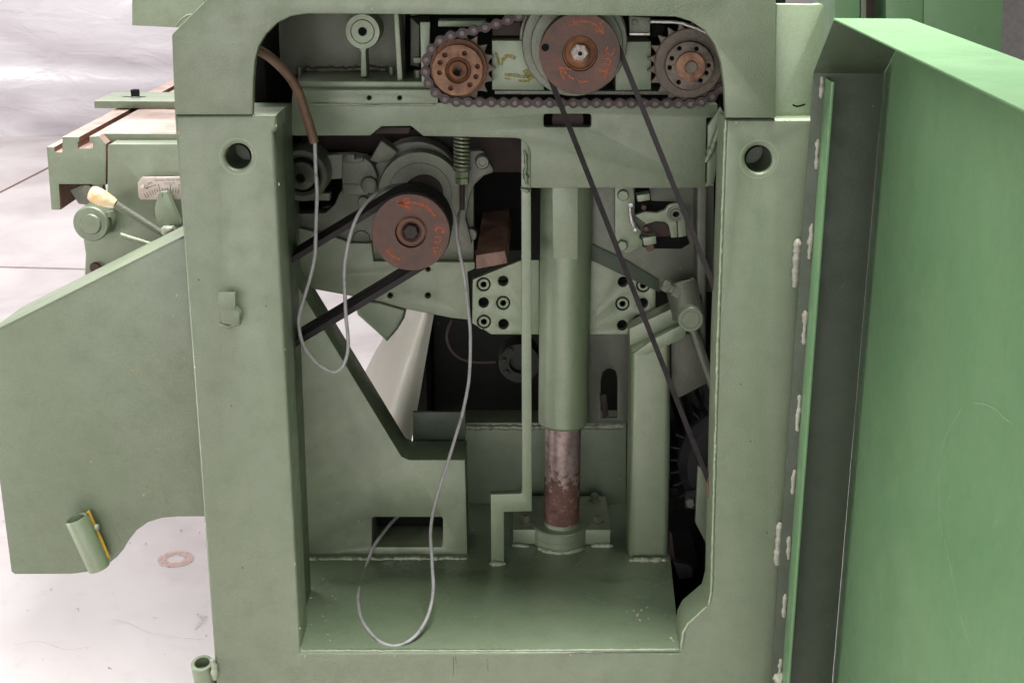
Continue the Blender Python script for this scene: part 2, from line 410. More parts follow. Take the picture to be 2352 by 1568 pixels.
def ribbon(name, pts, width, up, mat, parent):
    """flat mark lying on a surface whose normal is up"""
    up = Vector(up).normalized(); bm = bmesh.new(); prev = None; pts = [Vector(p) for p in pts]
    for i, p in enumerate(pts):
        t = (pts[min(i+1, len(pts)-1)]-pts[max(i-1, 0)]).normalized(); sd = t.cross(up).normalized()
        wv = width*(0.5 if len(pts) > 2 and i in (0, len(pts)-1) else 1)*(0.85+0.3*random.random())
        cur = (bm.verts.new(p+sd*wv/2), bm.verts.new(p-sd*wv/2))
        if prev: bm.faces.new((prev[0], prev[1], cur[1], cur[0]))
        prev = cur
    return from_bm(name, bm, mat, parent, 0)
def stroke(name, px, Y, wpx, mat, parent, per=5):
    pts = [P(x, y, Y) for x, y in px]
    if len(pts) > 2: pts = spline(pts, per)
    return ribbon(name, pts, wpx*S(px[0][0], px[0][1], Y), (0, -1, 0), mat, parent)
def quad(name, corners, thick, mat, parent, bev=0.001):
    """flat sheet through world corners, thick metres behind its face"""
    o = corners[0]; u = (corners[1]-o).normalized(); n = (corners[1]-o).cross(corners[2]-o).normalized(); v = n.cross(u)
    L = [((c-o).dot(u), (c-o).dot(v)) for c in corners]
    return prism(name, [L], thick, lambda a, b, w_: o+u*a+v*b-n*w_, mat, parent, bev)

# ================================================================== the setting
fl = prism('floor', [[(-30, -12), (30, -12), (30, 30), (-30, 30)]], 0.1, lambda u, v, w_: Vector((u, v, -w_)), CONC, None, 0.0)
tag(fl, 'pale concrete floor of the hall', kind='structure')
# saw-cut joints in the slab (two cuts that cross left of the machine)
def joint(a, b, wd):
    p, q = PZ(*a, 0.004), PZ(*b, 0.004); d = (q-p).normalized()
    o = ribbon('floor_joint', [p-d*3, p, q, q+d*6], wd, (0, 0, 1), BED_R, fl); return o
joint((0, 441), (96, 392), 0.012)
joint((0, 612), (193, 617), 0.010)
# plastic sheeting hung along the far side
def sheet():
    Yw = PZ(60, 318, 0.0).y
    bm = bmesh.new(); nx, nz = 170, 90; x0, x1, zt = -7.5, 4.5, 4.2; V = []
    for j in range(nz+1):
        row = []
        for i in range(nx+1):
            x = x0+(x1-x0)*i/nx; z = zt*j/nz
            p = Vector((x*0.9, z*1.6, 0))
            dy = 0.13*noise.fractal(p*0.7, 1.2, 2.1, 3)+0.03*noise.fractal(Vector((x*1.1+z*1.6, z*2.2-x*0.5, 3)), 1.1, 2.0, 3)
            dy += 0.035*(1-abs((z*3.1+0.15*x) % 2-1))**6+0.03*math.sin(x*3+z*1.4)
            dy += max(0, 0.30-z)*0.25-0.03*max(0, 1-abs(z-0.4)/0.10)
            row.append(bm.verts.new((x, Yw+dy, z)))
        V.append(row)
    for j in range(nz):
        for i in range(nx): bm.faces.new((V[j][i], V[j][i+1], V[j+1][i+1], V[j+1][i]))
    o = from_bm('plastic_sheeting', bm, FILM, None, 80)
    tag(o, 'crumpled white plastic sheeting hung behind the machine', 'plastic sheet')
sheet()
# rust ring and smudge on the floor
def floor_ring():
    c = PZ(403, 1281, 0.003); bm = bmesh.new(); a = []; r0 = 0.022; r1 = 0.046
    for k in range(40):
        t = 2*math.pi*k/40; wv = 1+0.12*noise.noise(Vector((math.cos(t)*2, math.sin(t)*2, 0)))
        d = Vector((math.cos(t), math.sin(t), 0))
        a.append((bm.verts.new(c+d*r0*wv), bm.verts.new(c+d*r1*(1+0.1*noise.noise(d*3)))))
    for k in range(40):
        j = (k+1) % 40; bm.faces.new((a[k][0], a[k][1], a[j][1], a[j][0]))
    from_bm('rust_ring', bm, RING, fl, 0)
floor_ring()
ribbon('floor_smudge', [PZ(x, y, 0.003) for x, y in ((452, 1408), (466, 1418), (474, 1414), (458, 1432), (448, 1445))], 0.012, (0, 0, 1), SMUDGE, fl)

for pts, wd in (([(255, 1420), (300, 1432), (345, 1452), (400, 1462), (470, 1468)], .0022), ([(30, 1480), (90, 1472), (150, 1490), (210, 1484)], .0016)):
    ribbon('floor_crack', spline([PZ(x, y, .003) for x, y in pts], 5), wd, (0, 0, 1), SMUDGE, fl)
for x, y in ((330, 1250), (300, 1245), (420, 1215), (460, 1220), (180, 1400), (95, 1515), (60, 1400), (352, 1416), (470, 1462), (8, 1198), (120, 1350), (250, 1530), (380, 1500)):
    q = PZ(x, y, .003); l_ = random.uniform(.004, .014); a_ = random.uniform(0, 6.28)
    ribbon('floor_speck', [q, q+Vector((math.cos(a_), math.sin(a_), 0))*l_*.5, q+Vector((math.cos(a_+.6), math.sin(a_+.6), 0))*l_], random.uniform(.002, .005), (0, 0, 1), SMUDGE_D, fl)
# ================================================================== the planer
M = empty('surface_planer', (0, 0.5, 0))
tag(M, 'large green surface planer with its end cover open and the drive gear showing', 'planer')

# ---- lower frame: two posts and a bottom rail cut from one plate
DF = 0.09
frame_pts = [(400, 264.5), (636, 263), (636, 299, 4), (629, 305), (690.5, 1499), (1563, 1497), (1568, 1453), (1580, 1430), (1626, 1391, 6),
             (1634, 1360), (1649, 784), (1667, 274), (1872, 273.5), (1776, 1660), (503, 1660)]
fr = plate('end_frame', frame_pts, 0.0, DF, GREEN_F, M, [circ(546.6, 360, 29.5), circ(1742.7, 366, 31)], 0.006)
fr['label'] = 'pale green end frame of two posts and a bottom rail'
for (x, y, r) in ((546.6, 360, 29.5), (1742.7, 366, 31)):
    s = S(x, y, 0)
    lathe('bore_sleeve', P(x, y, 0.012), (0, 1, 0), [(0, r*s*1.02), (0, r*s*0.94), (DF-0.004, r*s*0.94), (DF-0.004, 0)], DARK, fr, 36, 40, close=False)  # black lining puts the shade of the bore into its colour
    ro = r*s*1.45
    lathe('spot_face', P(x, y, -0.0004), (0, 1, 0), [(0.0008, ro), (0.0003, ro*0.985), (0.0003, ro*0.965), (0.0008, ro*0.95)], GREEN_M, fr, 48, 60, close=False)
# deep inner wall of the left post up to the cross plate
xl = P(660, 900, DF).x
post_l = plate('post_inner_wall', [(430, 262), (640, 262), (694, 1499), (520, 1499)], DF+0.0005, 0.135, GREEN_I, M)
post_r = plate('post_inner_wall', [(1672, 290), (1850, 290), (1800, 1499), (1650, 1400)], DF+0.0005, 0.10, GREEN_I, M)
# weld beads down the right post's inner edge and along the rails
weld('weld_bead', [P(1667, 276, -.0005), P(1649, 784, -.0005), P(1634, 1362, -.0005), P(1627, 1390, -.0005)], 0.0026, GREEN, fr, 0.6)
weld('weld_bead', [P(1624, 1392, -.001), P(1581, 1431, -.001), P(1570, 1450, -.001), P(1564, 1494, -.001)], 0.0030, GREEN, fr, 0.5)
# tab latch on the left post
hk = plate('latch_tab', [(501, 672), (540, 672), (541, 713), (502, 713)], -0.030, 0.006, GREEN_F, fr, (), 0.001)
plate('tab_root', [(503, 711), (542, 711), (551, 722), (550, 738), (538, 748), (508, 743)], -0.025, 0.0245, GREEN_F, fr, (), 0.003)
weld('weld_bead', [P(505, 742, -.006), P(525, 750, -.006), P(546, 742, -.006), P(551, 722, -.006)], 0.005, GREEN_F, fr)
# pipe socket at the frame's foot
c0 = P(464, 1521, 0.012); s0 = S(464, 1521, 0)
lathe('foot_socket', c0, (0.03, 0.26, -1), [(0.02, 0), (0.02, 17*s0), (0, 17.5*s0), (0, 24.5*s0), (0.002, 26*s0), (0.25, 26*s0)], GREEN, fr, 40)
weld('weld_bead', [P(487, 1514, -.004), P(492, 1530, -.004), P(494, 1560, -.004)], 0.006, WELD, fr)

ZSK = P(1562, 1496, 0).z
for pts, wd in (([(1041, 1506), (1042, 1530), (1041, 1552)], 1.6), ([(1046, 1507), (1048, 1524)], 1.2), ([(1120, 1512), (1121, 1540)], 1.0)):
    stroke('grease_run', pts, -0.0006, wd, SMUDGE_D, fr)
for x, y in ((556, 1301), (610, 700), (1700, 880), (1722, 1010), (455, 640), (1760, 1220), (530, 930)):
    stroke('paint_chip', [(x, y), (x+1.5, y+3), (x+3.5, y+4)], -0.0006, 2.2, SMUDGE_D, fr)
for x, y, c in ((399, 140, 0), (400, 158, 0), (410, 300, 1), (634, 285, 1), (640, 420, 1), (655, 800, 1), (676, 1290, 1), (688, 1440, 1), (700, 1503, 1), (905, 1502, 1), (1310, 1501, 1), (1540, 1500, 1), (1690, 279, 1), (1780, 278, 1), (1645, 980, 1), (1640, 1210, 1), (447, 840, 1), (470, 1200, 1)):
    dx, dy = (random.uniform(-1, 1), random.uniform(4, 9)) if c else (0.5, 14)
    stroke('edge_chip', [(x, y), (x+dx*.5+1, y+dy*.5), (x+dx, y+dy)], -0.0008, random.uniform(1.5, 3.2), CHIP, fr)
# ---- hood arch over the drive
hood_pts = [(401, 264), (394, 80, 14), (480, -6), (560, -86), (1783, -86), (1782, 271.5), (1667, 271.5), (1663, 200), (1656, 145), (1642, 103), (1619, 71), (1588, 50), (1552, 39),
            (1400, 36.5), (705, 32), (668, 38), (636, 54), (610, 80), (594, 108), (586, 140), (582, 190), (580, 264)]
hood = plate('drive_hood', hood_pts, -0.003, 0.018, GREEN_F, M, (), 0.003)
hood['label'] = 'pale green arched hood plate over the chain drive'
za = P(1000, -80, 0).z
box('roof_light_block', (P(560, -80, 0).x, 0.02, za), (P(1780, -80, 0).x, 1.05, za+0.02), GREEN, M)  # slab out of view, added to block overhead light
plate('hood_side_plate', [(1784, 10), (1868, 11), (1893, 8, 10), (1893, 150), (1893, 271), (1780, 271)], 0.035, 0.02, GREEN_M, M)
stroke('scraped_paint', [T(3, 0, 225, 962), T(3, 0, 270, 978), T(3, 0, 345, 958)], 0.0345, 4, DARK, hood)
box('side_light_block', (P(1800, 500, 0).x, DF+0.11, 0.05), (P(1800, 500, 0).x+0.02, 1.04, za), DARK, M)  # added side of the dark enclosure that keeps light out
box('pit_shade_sheet', (P(1520, 1300, .3).x, 0.02, 0.10), (P(1800, 500, 0).x, 1.02, 0.11), DARK, M)  # black sheet hides bright floor below the motor, painted as shade
box('skirt_shade_sheet', (P(600, 1300, .3).x, 0.10, 0.05), (P(600, 1300, .3).x+.01, 0.50, ZSK), DARK, M)  # black sheet closes the left gap where only shade belongs

# ---- shelf plate and interior
ZS = P(1562, 1496, 0).z + 0.003
def shelf_pt(x, y): q = PZ(x, y, ZS); return (q.x, q.y)
sl = shelf_pt(691, 1497); srt = shelf_pt(1563, 1496); sb = shelf_pt(1541, 1291)
shelf = prism('shelf_plate', [[(sl[0]-0.004, 0.003), (srt[0], 0.003), sb, (sb[0]+0.012, 0.72), (sl[0]-0.12, 0.72), (sl[0]-0.12, 0.0925), (sl[0]-0.004, 0.0925)]], 0.012, lambda u, v, w_: Vector((u, v, ZS-w_)), GREEN_SH, M, 0.001)
shelf['label'] = 'dark green shelf plate at the bottom of the opening'
weld('weld_bead', [PZ(692, 1494, ZS), PZ(1130, 1494, ZS), PZ(1560, 1491, ZS)], 0.0024, GREEN_D, shelf, 0.5)
plate('rear_light_block', [(560, -60), (1700, -60), (1760, 1420), (950, 1420), (950, 660), (560, 660)], 1.03, 0.02, OLIVE_K, M)  # panel added to block light from behind, coloured as shade
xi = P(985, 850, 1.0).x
box('notch_light_block', (xi, 0.88, 0.05), (xi+0.012, 1.028, P(985, 660, 1.0).z), DARK, M)  # added wall, keeps light from the notch out of the dark cavity
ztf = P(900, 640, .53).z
box('throat_slab_block', (P(640, 500, 0.3).x, 0.53, ztf), (xi+0.012, 1.028, ztf+0.012), DARK, M)  # added slab, closes the gap above the notch against light
box('throat_light_block', (P(640, 500, 0.3).x-0.02, 0.24, 0.93), (P(640, 500, 0.3).x, 1.02, za), DARK, M)  # wall behind the post, added to stop light from the left

for (x, y) in ((765, 1366), (770, 1373), (776, 1380), (762, 1368), (1455, 1400), (1462, 1412), (1468, 1420), (1474, 1398), (1485, 1392), (1440, 1404), (1466, 1408), (713, 1371), (742, 1327), (1030, 1424), (1490, 1418), (1540, 1462), (1545, 1470)):
    dx, dy = random.uniform(-4, 5), random.uniform(2, 6)
    ribbon('paint_chip', [PZ(x, y, ZS+.0006), PZ(x+dx*.5, y+dy*.6, ZS+.0006), PZ(x+dx, y+dy, ZS+.0006)], random.uniform(.0025, .0055), (0, 0, 1), CHIP, shelf)
for k in range(60):                          # sawdust and flakes gathered on the shelf
    x, y = random.choice([(random.uniform(705, 1530), random.uniform(1292, 1330)), (random.uniform(705, 760), random.uniform(1300, 1470)), (random.uniform(1440, 1545), random.uniform(1310, 1480)), (random.uniform(720, 1540), random.uniform(1300, 1485))])
    a_ = random.uniform(0, 6.28); q = PZ(x, y, ZS+.0007); l_ = random.uniform(.0015, .0045)
    ribbon('dust_fleck', [q, q+Vector((math.cos(a_)*l_*.5, math.sin(a_)*l_*.5, 0)), q+Vector((math.cos(a_+.4)*l_, math.sin(a_+.4)*l_, 0))], random.uniform(.001, .0026), (0, 0, 1), CHIP, shelf)
for pts, wd in (([(760, 1330), (800, 1338), (860, 1334)], .020), ([(1010, 1310), (1060, 1318), (1120, 1312)], .024), ([(1330, 1320), (1400, 1332), (1450, 1326)], .026), ([(1180, 1400), (1230, 1408), (1300, 1402)], .014)):
    ribbon('oil_smear', spline([PZ(x, y, ZS+.0005) for x, y in pts], 4), wd, (0, 0, 1), OILY, shelf)
# ---- cross plate that carries the head
cp = plate('cross_plate', [(672, 204), (1000, 204), (1000, 236), (1648, 240), (1648, 268), (1623, 272), (1620, 432), (1219, 432), (1218, 318, 36),
           (972, 313), (944, 290), (876, 291), (850, 312), (664, 312)], 0.228, 0.03, GREEN_F, M, [rect(1249, 262, 1358, 292, 6)], 0.002)
cp['label'] = 'pale green cross plate with a long slot behind the belt'
pad = plate('wear_pad', [(692, 207), (1006, 206), (1006, 236), (985, 240), (940, 239), (800, 240), (693, 233)], 0.222, 0.0055, GREEN_F, cp, [circ(848, 225, 5.2, 16), circ(918, 225, 5.2, 16)], 0.0015)
for x in (848, 918): disc('hole_bottom', x, 225, 0.2268, [(0, 0), (0, 5.5)], DARK, cp, 16)
weld('weld_bead', [P(712, 239, .224), P(780, 240, .224), P(860, 242, .224), P(1000, 240, .224)], 0.0022, GREEN_D, cp, 0.6)
plate('slot_backing', rect(1230, 250, 1380, 305), 0.285, 0.004, DARK, cp)
disc('slot_roller', 1304, 276, 0.262, [(0, 0), (0, 36), (0.018, 36)], BROWN_D, cp)
# narrow upright behind it with its stepped foot
up = plate('upright_bar', [(1197, 318), (1219, 318), (1222, 1174), (1158, 1176), (1158, 1293), (1128, 1293), (1127, 1135), (1199, 1133, 5)], 0.335, 0.02, GREEN, M, (), 0.002)
weld('weld_bead', [P(1196, 434, .33), P(1208, 438, .331), P(1221, 436, .333)], 0.004, GREEN_D, up, 0.9)
weld('weld_bead', [P(1204, 345, .334), P(1209, 370, .334), P(1206, 395, .334), P(1210, 425, .334)], 0.004, GREEN_D, up, 0.9)
weld('weld_bead', [P(1124, 1293, .332), P(1142, 1296, .33), P(1160, 1293, .332)], 0.006, WELD_D, up, 0.6)

# ---- upper compartment
plate('rear_panel', [(640, -20), (930, -20), (930, 172), (640, 172)], 0.40, 0.01, CAST, M)
plate('side_shade_sheet', [(540, -30), (700, -30), (690, 330), (540, 330)], 0.55, 0.01, DARK, M)  # black sheet painted as shade left of the hose
lg = box('ledge', (P(678, 190, .245).x, 0.245, P(800, 204, .245).z), (P(1000, 190, .245).x, 0.40, P(800, 187, .245).z), GREEN, M, 0.003)
weld('weld_bead', [P(690, 160, .395), P(900, 160, .395)], 0.006, CAST_O, lg, 0.7)
# pillow bracket like a lollipop: round eye on a stem
s0 = S(832, 72, .29)
eye = disc('round_bracket', *T(1, 0, 978, 292), .285, [(0.075, 0), (0.075, 40), (0.003, 40), (0, 38.8), (0, 28), (0.004, 27.5), (0.006, 0)], GREEN, M)
disc('bracket_bush', *T(1, 0, 978, 292), .284, [(0.02, 0), (0.02, 9.5), (0.002, 9.5), (0, 10.5), (0, 25.5), (0.0015, 26.5), (0.012, 26.5)], GREEN, eye)
disc('bush_bore', *T(1, 0, 978, 288), .290, [(0, 0), (0, 9.6)], DARK, eye)
plate('bracket_stem', TT(1, 0, [(940, 440), (1018, 440), (1008, 480), (1016, 705), (962, 710), (962, 480)]), .286, 0.05, GREEN, eye)
for x, y in ((400, 660), (1243, 655)):
    px = T(1, 0, x, y); q = P(*px, .34); s = S(*px, .34)
    lathe('stud', q+Vector((0, 0, -0.012)), (0, 0, 1), [(0, 6.5*s), (0.020, 6.5*s), (0.021, 5.5*s), (0.021, 0)], CAST, lg, 16)
# partition post and side bars
part = plate('partition_bar', TT(1, 0, [(1265, 100), (1308, 100), (1345, 735), (1298, 740)]), .262, 0.11, GREEN, M)
plate('rail_bar', TT(1, 0, [(1418, 100), (1500, 100), (1500, 620), (1418, 600)]), .36, 0.02, CAST, M)
plate('rail_bar', TT(1, 0, [(1505, 205), (1598, 205), (1590, 560), (1570, 780), (1520, 760)]), .235, 0.015, GREEN, M)
plate('bracket_block', TT(1, 0, [(1410, 160), (1500, 150), (1600, 140), (1600, 205), (1505, 205), (1500, 240)]), .30, 0.03, DARK, M)
tp = T(1, 0, 1670, 190); tq = T(1, 0, 2110, 250)
pa, pb = P(*tp, .235), P(*tq, .235)
box('bright_block', (pa.x, .235, pb.z), (pb.x, .285, pa.z), GREEN, M, 0.003)
px = T(1, 0, 1485, 700); s = S(*px, .30); q = P(*px, .30)
lathe('stud', q+Vector((0, 0, -0.012)), (0, 0, 1), [(0, 9*s), (0.022, 9*s), (0.023, 8*s), (0.023, 0)], CAST, lg, 16)
plate('clip', TT(1, 0, [(1445, 530), (1515, 530), (1515, 580), (1445, 580)]), .28, 0.02, CAST, M)
plate('upper_shade_sheet', [(905, -20), (1670, -20), (1670, 236), (905, 236)], .44, 0.01, DARK, M)  # black sheet stands in for shade behind the chain drive
# gearbox: squared blocks either side of a round housing
gl = plate('gearbox_block', TT(2, 0, [(-184, 375), (190, 375), (300, 835), (-184, 825)]), .20, 0.12, GREEN, M)
gl['label'] = 'pale green gearbox block with yellow oil stains'
gr_ = plate('gearbox_block', TT(2, 0, [(950, 385), (1278, 385), (1278, 825), (950, 835)]), .20, 0.12, GREEN, M)
plate('gearbox_base', TT(2, 0, [(-160, 835), (1430, 838), (1440, 872), (-160, 868)]), .192, 0.12, CAST_O, M)
plate('gearbox_cap', TT(2, 0, [(-180, 205), (80, 205), (80, 330), (-180, 330)]), .225, 0.06, BROWN_D, M)
cap2 = plate('gearbox_cap', TT(2, 0, [(1075, 150), (1270, 165), (1268, 300), (1080, 300)]), .19, 0.05, CAST, M)
roundhead('bolt', *T(2, 0, 1128, 210), .19, 7, 0.003, CAST_O, cap2)
q0, q1 = T(2, 0, 1080, 304), T(2, 0, 1268, 328)
pa, pb = P(*q0, .185), P(*q1, .185)
box('steel_strip', (pa.x, .185, pb.z), (pb.x, .21, pa.z), STEEL, cap2, 0.001)
plate('dark_corner_block', TT(2, 0, [(1280, 215), (1420, 240), (1380, 340), (1280, 350)]), .215, 0.03, DARK, M)
tube('bent_strip', [P(*T(2, 0, x, y), .17) for x, y in ((1270, 200), (1480, 204), (1560, 215), (1700, 265), (1830, 330))], 0.003, STEEL, M, 8)
# housing rings behind the upper pulley
hs = disc('gear_housing', 1320, 100, .150, [(0, 95), (0, 119), (0.003, 121), (0.06, 121), (0.06, 126), (0.1, 126)], CAST, M, 64)
disc('housing_ring', 1325, 106, .128, [(0.022, 0), (0.003, 106), (0, 104), (0, 80), (0.022, 80)], CAST, hs, 64)
for pts in ([(-160+k*9, 520+18*math.sin(k*1.3)) for k in range(0)],): pass
def stain(pts, wpx, parent, Y=.1995): stroke('oil_stain', [T(2, 0, x, y) for x, y in pts], Y, wpx, YELLOW, parent)
stain([(-150, 480), (-130, 540), (-118, 600)], 6, gl); stain([(-90, 560), (-50, 520), (-10, 520), (35, 540)], 9, gl); stain([(-85, 545), (-95, 600)], 5, gl)
stain([(-70, 690), (20, 690), (100, 705), (180, 690)], 8, gl); stain([(120, 640), (140, 680), (185, 730)], 14, gl); stain([(-70, 720), (-10, 730)], 4, gl); stain([(60, 740), (160, 750)], 5, gl)

# ---- upper pulley
UPX, UPY = T(2, 0, 625, 495)
UP = disc('upper_pulley', UPX, UPY, .060, [(0.012, 0), (0.012, 40), (0.0, 40.5), (0.0, 91.5), (0.0015, 93), (0.006, 93), (0.016, 80), (0.022, 80), (0.032, 93), (0.038, 93), (0.07, 60), (0.09, 60)], RUST_D, M, 72)
UP['label'] = 'brown drive pulley with orange chalk arrows under the hood'
disc('hub', UPX, UPY, .058, [(0.0, 0), (0.0, 22), (0.006, 24), (0.008, 34), (0.004, 36), (0.004, 38.8), (0.014, 38.8)], RUST_O, UP, 48)
nx, ny = T(2, 0, 622, 488)
nut = hexhead('hub_nut', nx, ny, .0585, 20.5, 0.012, NUT_W, UP, 0.1)
disc('nut_centre', *T(2, 0, 626, 495), .046, [(0, 0), (0, 5)], DARK, UP, 16)
disc('balance_hole', *T(2, 0, 305, 438), .0597, [(0, 0), (0, 9)], DARK, UP, 24)
def ch(tile, parent, Y, pts, wpx): stroke('chalk_mark', [T(*tile, x, y) for x, y in pts], Y, wpx, CHALK, parent)
Yc = .0594
ch((2, 0), UP, Yc, [(545, 225), (580, 203), (650, 197), (720, 208), (780, 240), (830, 300)], 4)
ch((2, 0), UP, Yc, [(765, 275), (840, 305)], 4); ch((2, 0), UP, Yc, [(810, 208), (845, 305)], 3)
ch((2, 0), UP, Yc, [(880, 430), (865, 470), (885, 500), (925, 495), (940, 455), (925, 440)], 4)
ch((2, 0), UP, Yc, [(840, 535), (895, 548), (893, 600), (838, 580)], 4)
ch((2, 0), UP, Yc, [(790, 640), (875, 665)], 4); ch((2, 0), UP, Yc, [(880, 620), (850, 720)], 4.5)
ch((2, 0), UP, Yc, [(430, 615), (475, 730)], 4); ch((2, 0), UP, Yc, [(432, 618), (555, 642)], 4); ch((2, 0), UP, Yc, [(465, 640), (530, 705), (575, 725)], 4)
ch((2, 0), UP, Yc, [(615, 745), (655, 752), (705, 740)], 4)

# ---- sprockets
def toothed(x, y, r, n, tip):
    out = []
    for k in range(n):
        a = 2*math.pi*k/n
        for da, rr in ((-0.5, r*0.90), (-0.40, r*0.905), (-0.27, r*0.95), (-0.14, r*1.02), (-0.05, tip), (0.05, tip), (0.14, r*1.02), (0.27, r*0.95), (0.40, r*0.905)):
            t = a+da*2*math.pi/n; out.append((x+rr*math.cos(t), y+rr*math.sin(t)))
    return out
LX, LY, LR = 1054.0, 157.0, 76.9
SL = empty('left_sprocket_group', P(LX, LY, .17), M); bpy.data.objects.remove(SL)
SLw = plate('sprocket', toothed(LX, LY, LR, 18, 84), .176, 0.010, SPROK, M, [], 0.0008)
SLw['label'] = 'left sprocket with an orange rusty flange'
fx, fy = T(1, 0, 1850, 645)
holes = [(1915, 490), (1735, 505), (1690, 575), (1685, 668), (1790, 810), (1965, 780), (2020, 705), (2035, 612)]
plate('flange', circ(fx, fy, 58.5, 56), .150, 0.012, RUST_P, SLw, [circ(*T(1, 0, a, b), 5.6, 16) for a, b in holes] + [circ(*T(1, 0, 1855, 648), 30, 40)], 0.0012)
disc('flange_rim', fx+2, fy-5, .1625, [(0.0, 31), (0.0, 64.5), (0.002, 66), (0.012, 66)], RUST_O, SLw, 56)
disc('hub_cup', *T(1, 0, 1853, 652), .151, [(0.0, 30.2), (0.006, 28), (0.010, 22), (0.003, 20.5), (0.003, 13), (0.010, 12), (0.010, 8.5), (0.03, 8), (0.03, 0)], RUST_O, SLw, 44)
disc('bore', *T(1, 0, 1840, 678), .160, [(0, 0), (0, 8.3)], DARK, SLw, 24)
RX, RY, RR = 1583.5, 148.0, 89.6
SRw = plate('sprocket', toothed(RX, RY, RR, 21, 97), .178, 0.010, SPROK, M, [], 0.0008)
SRw['label'] = 'right sprocket, larger, with a grey flange and tan hub'
disc('web', RX-1, RY-1, .172, [(0.006, 0), (0.006, 79), (0.001, 79), (0, 77), (0, 0)], SPROK, SRw, 64)
gx, gy = T(2, 0, 1630, 607)
holes = [(1540, 445), (1697, 450), (1808, 602), (1787, 672), (1732, 740), (1531, 757), (1450, 622), (1470, 537)]
plate('flange', circ(gx, gy, 55.5, 56), .150, 0.014, SPROK, SRw, [circ(*T(2, 0, a, b), 5, 16) for a, b in holes], 0.0012)
disc('flange_backing', gx, gy, .1645, [(0, 0), (0, 56), (0.006, 56)], DARK, SRw, 48)
disc('hub', *T(2, 0, 1640, 615), .140, [(0.002, 0), (0.002, 14), (0, 15), (0, 32.5), (0.0015, 34), (0.012, 34)], RUST_P, SRw, 48)
disc('shaft_end', *T(2, 0, 1648, 620), .137, [(0.001, 0), (0, 12.5), (0.001, 14), (0.006, 14)], SPROK, SRw, 32)

# ---- roller chain: one loop round both sprockets, returning over the top behind the hood
YC = .166
def chain_path():
    pts = []
    def arc(x, y, r, a0, a1, n):
        for k in range(n+1):
            a = math.radians(a0+(a1-a0)*k/n); pts.append((x+r*math.cos(a), y+r*math.sin(a)))
    arc(LX, LY, LR, -104, -270, 30)                  # over the top, round the left, to the bottom
    pts.append((1300, 236.5))
    arc(RX, RY, RR, 90, -5, 24)                      # round the right
    pts += [(1676, 60), (1662, 10), (1620, -18), (1500, -24), (1320, -12)]
    pts += [(1180, 42), (1105, 66)]
    return [P(x, y, YC) for x, y in pts]
def resample(path, n):
    L = [0]; 
    for a, b in zip(path, path[1:]+path[:1]): L.append(L[-1]+(b-a).length)
    tot = L[-1]; out = []; full = path+path[:1]
    for k in range(n):
        d = tot*k/n
        i = max(j for j in range(len(L)-1) if L[j] <= d)
        out.append(full[i].lerp(full[i+1], (d-L[i])/max(L[i+1]-L[i], 1e-9)))
    return out
cpth = chain_path()
tot = sum((b-a).length for a, b in zip(cpth, cpth[1:]+cpth[:1]))
pitch = 26.7*S(1300, 235, YC); nl = int(round(tot/pitch/2))*2
pins = resample(cpth, nl)
CH = empty('roller_chain', pins[0])
tag(CH, 'greasy dark roller chain looped round the two sprockets', 'chain')
def link_mesh(name, outer):
    """figure-of-eight side plates in the local XZ plane, centred between two pins one pitch apart"""
    h = pitch/2; r = pitch*(0.43 if outer else 0.38); wz = r*0.50; bm = bmesh.new()
    outline = []
    for k in range(9):
        a = math.radians(118-236*k/8); outline.append((h+r*math.cos(a), r*math.sin(a)))
    outline.append((0, -wz))
    for k in range(9):
        a = math.radians(-62-236*k/8); outline.append((-h+r*math.cos(a), r*math.sin(a)))
    outline.append((0, wz))
    y0, t = (0.0075, 0.0024) if outer else (0.0050, 0.0022)
    for sgn in (-1, 1):
        a = [bm.verts.new((x, sgn*y0, z)) for x, z in outline]; b = [bm.verts.new((x, sgn*(y0-t), z)) for x, z in outline]
        bm.faces.new(a); bm.faces.new(b)
        for i in range(len(a)):
            j = (i+1) % len(a); bm.faces.new((a[i], a[j], b[j], b[i]))
    rr, yy = (r*0.50, 0.0098) if outer else (r*0.62, 0.0030)
    nside = len(bm.faces)
    for cx in (-h, h):
        a = [bm.verts.new((cx+rr*math.cos(math.pi*k/5), -yy, rr*math.sin(math.pi*k/5))) for k in range(10)]
        b = [bm.verts.new((v.co.x, yy, v.co.z)) for v in a]
        bm.faces.new(a); bm.faces.new(b)
        for i in range(10):
            j = (i+1) % 10; bm.faces.new((a[i], a[j], b[j], b[i]))
    bmesh.ops.recalc_face_normals(bm, faces=bm.faces)
    me = bpy.data.meshes.new(name); bm.to_mesh(me); bm.free(); me.materials.append(CHAIN); me.materials.append(PIN)
    for i, p in enumerate(me.polygons): p.material_index = 1 if i >= nside else 0
    return me
lm = [link_mesh('chain_link_outer', True), link_mesh('chain_link_inner', False)]
for i in range(nl):
    a, b = pins[i], pins[(i+1) % nl]; c = (a+b)/2; d = b-a
    o = bpy.data.objects.new('chain_link', lm[i % 2]); COL.objects.link(o); place(o, c, CH)
    o.rotation_euler = (0, -math.atan2(d.z, d.x), 0)
    o.scale = (d.length/pitch, 1, 1)

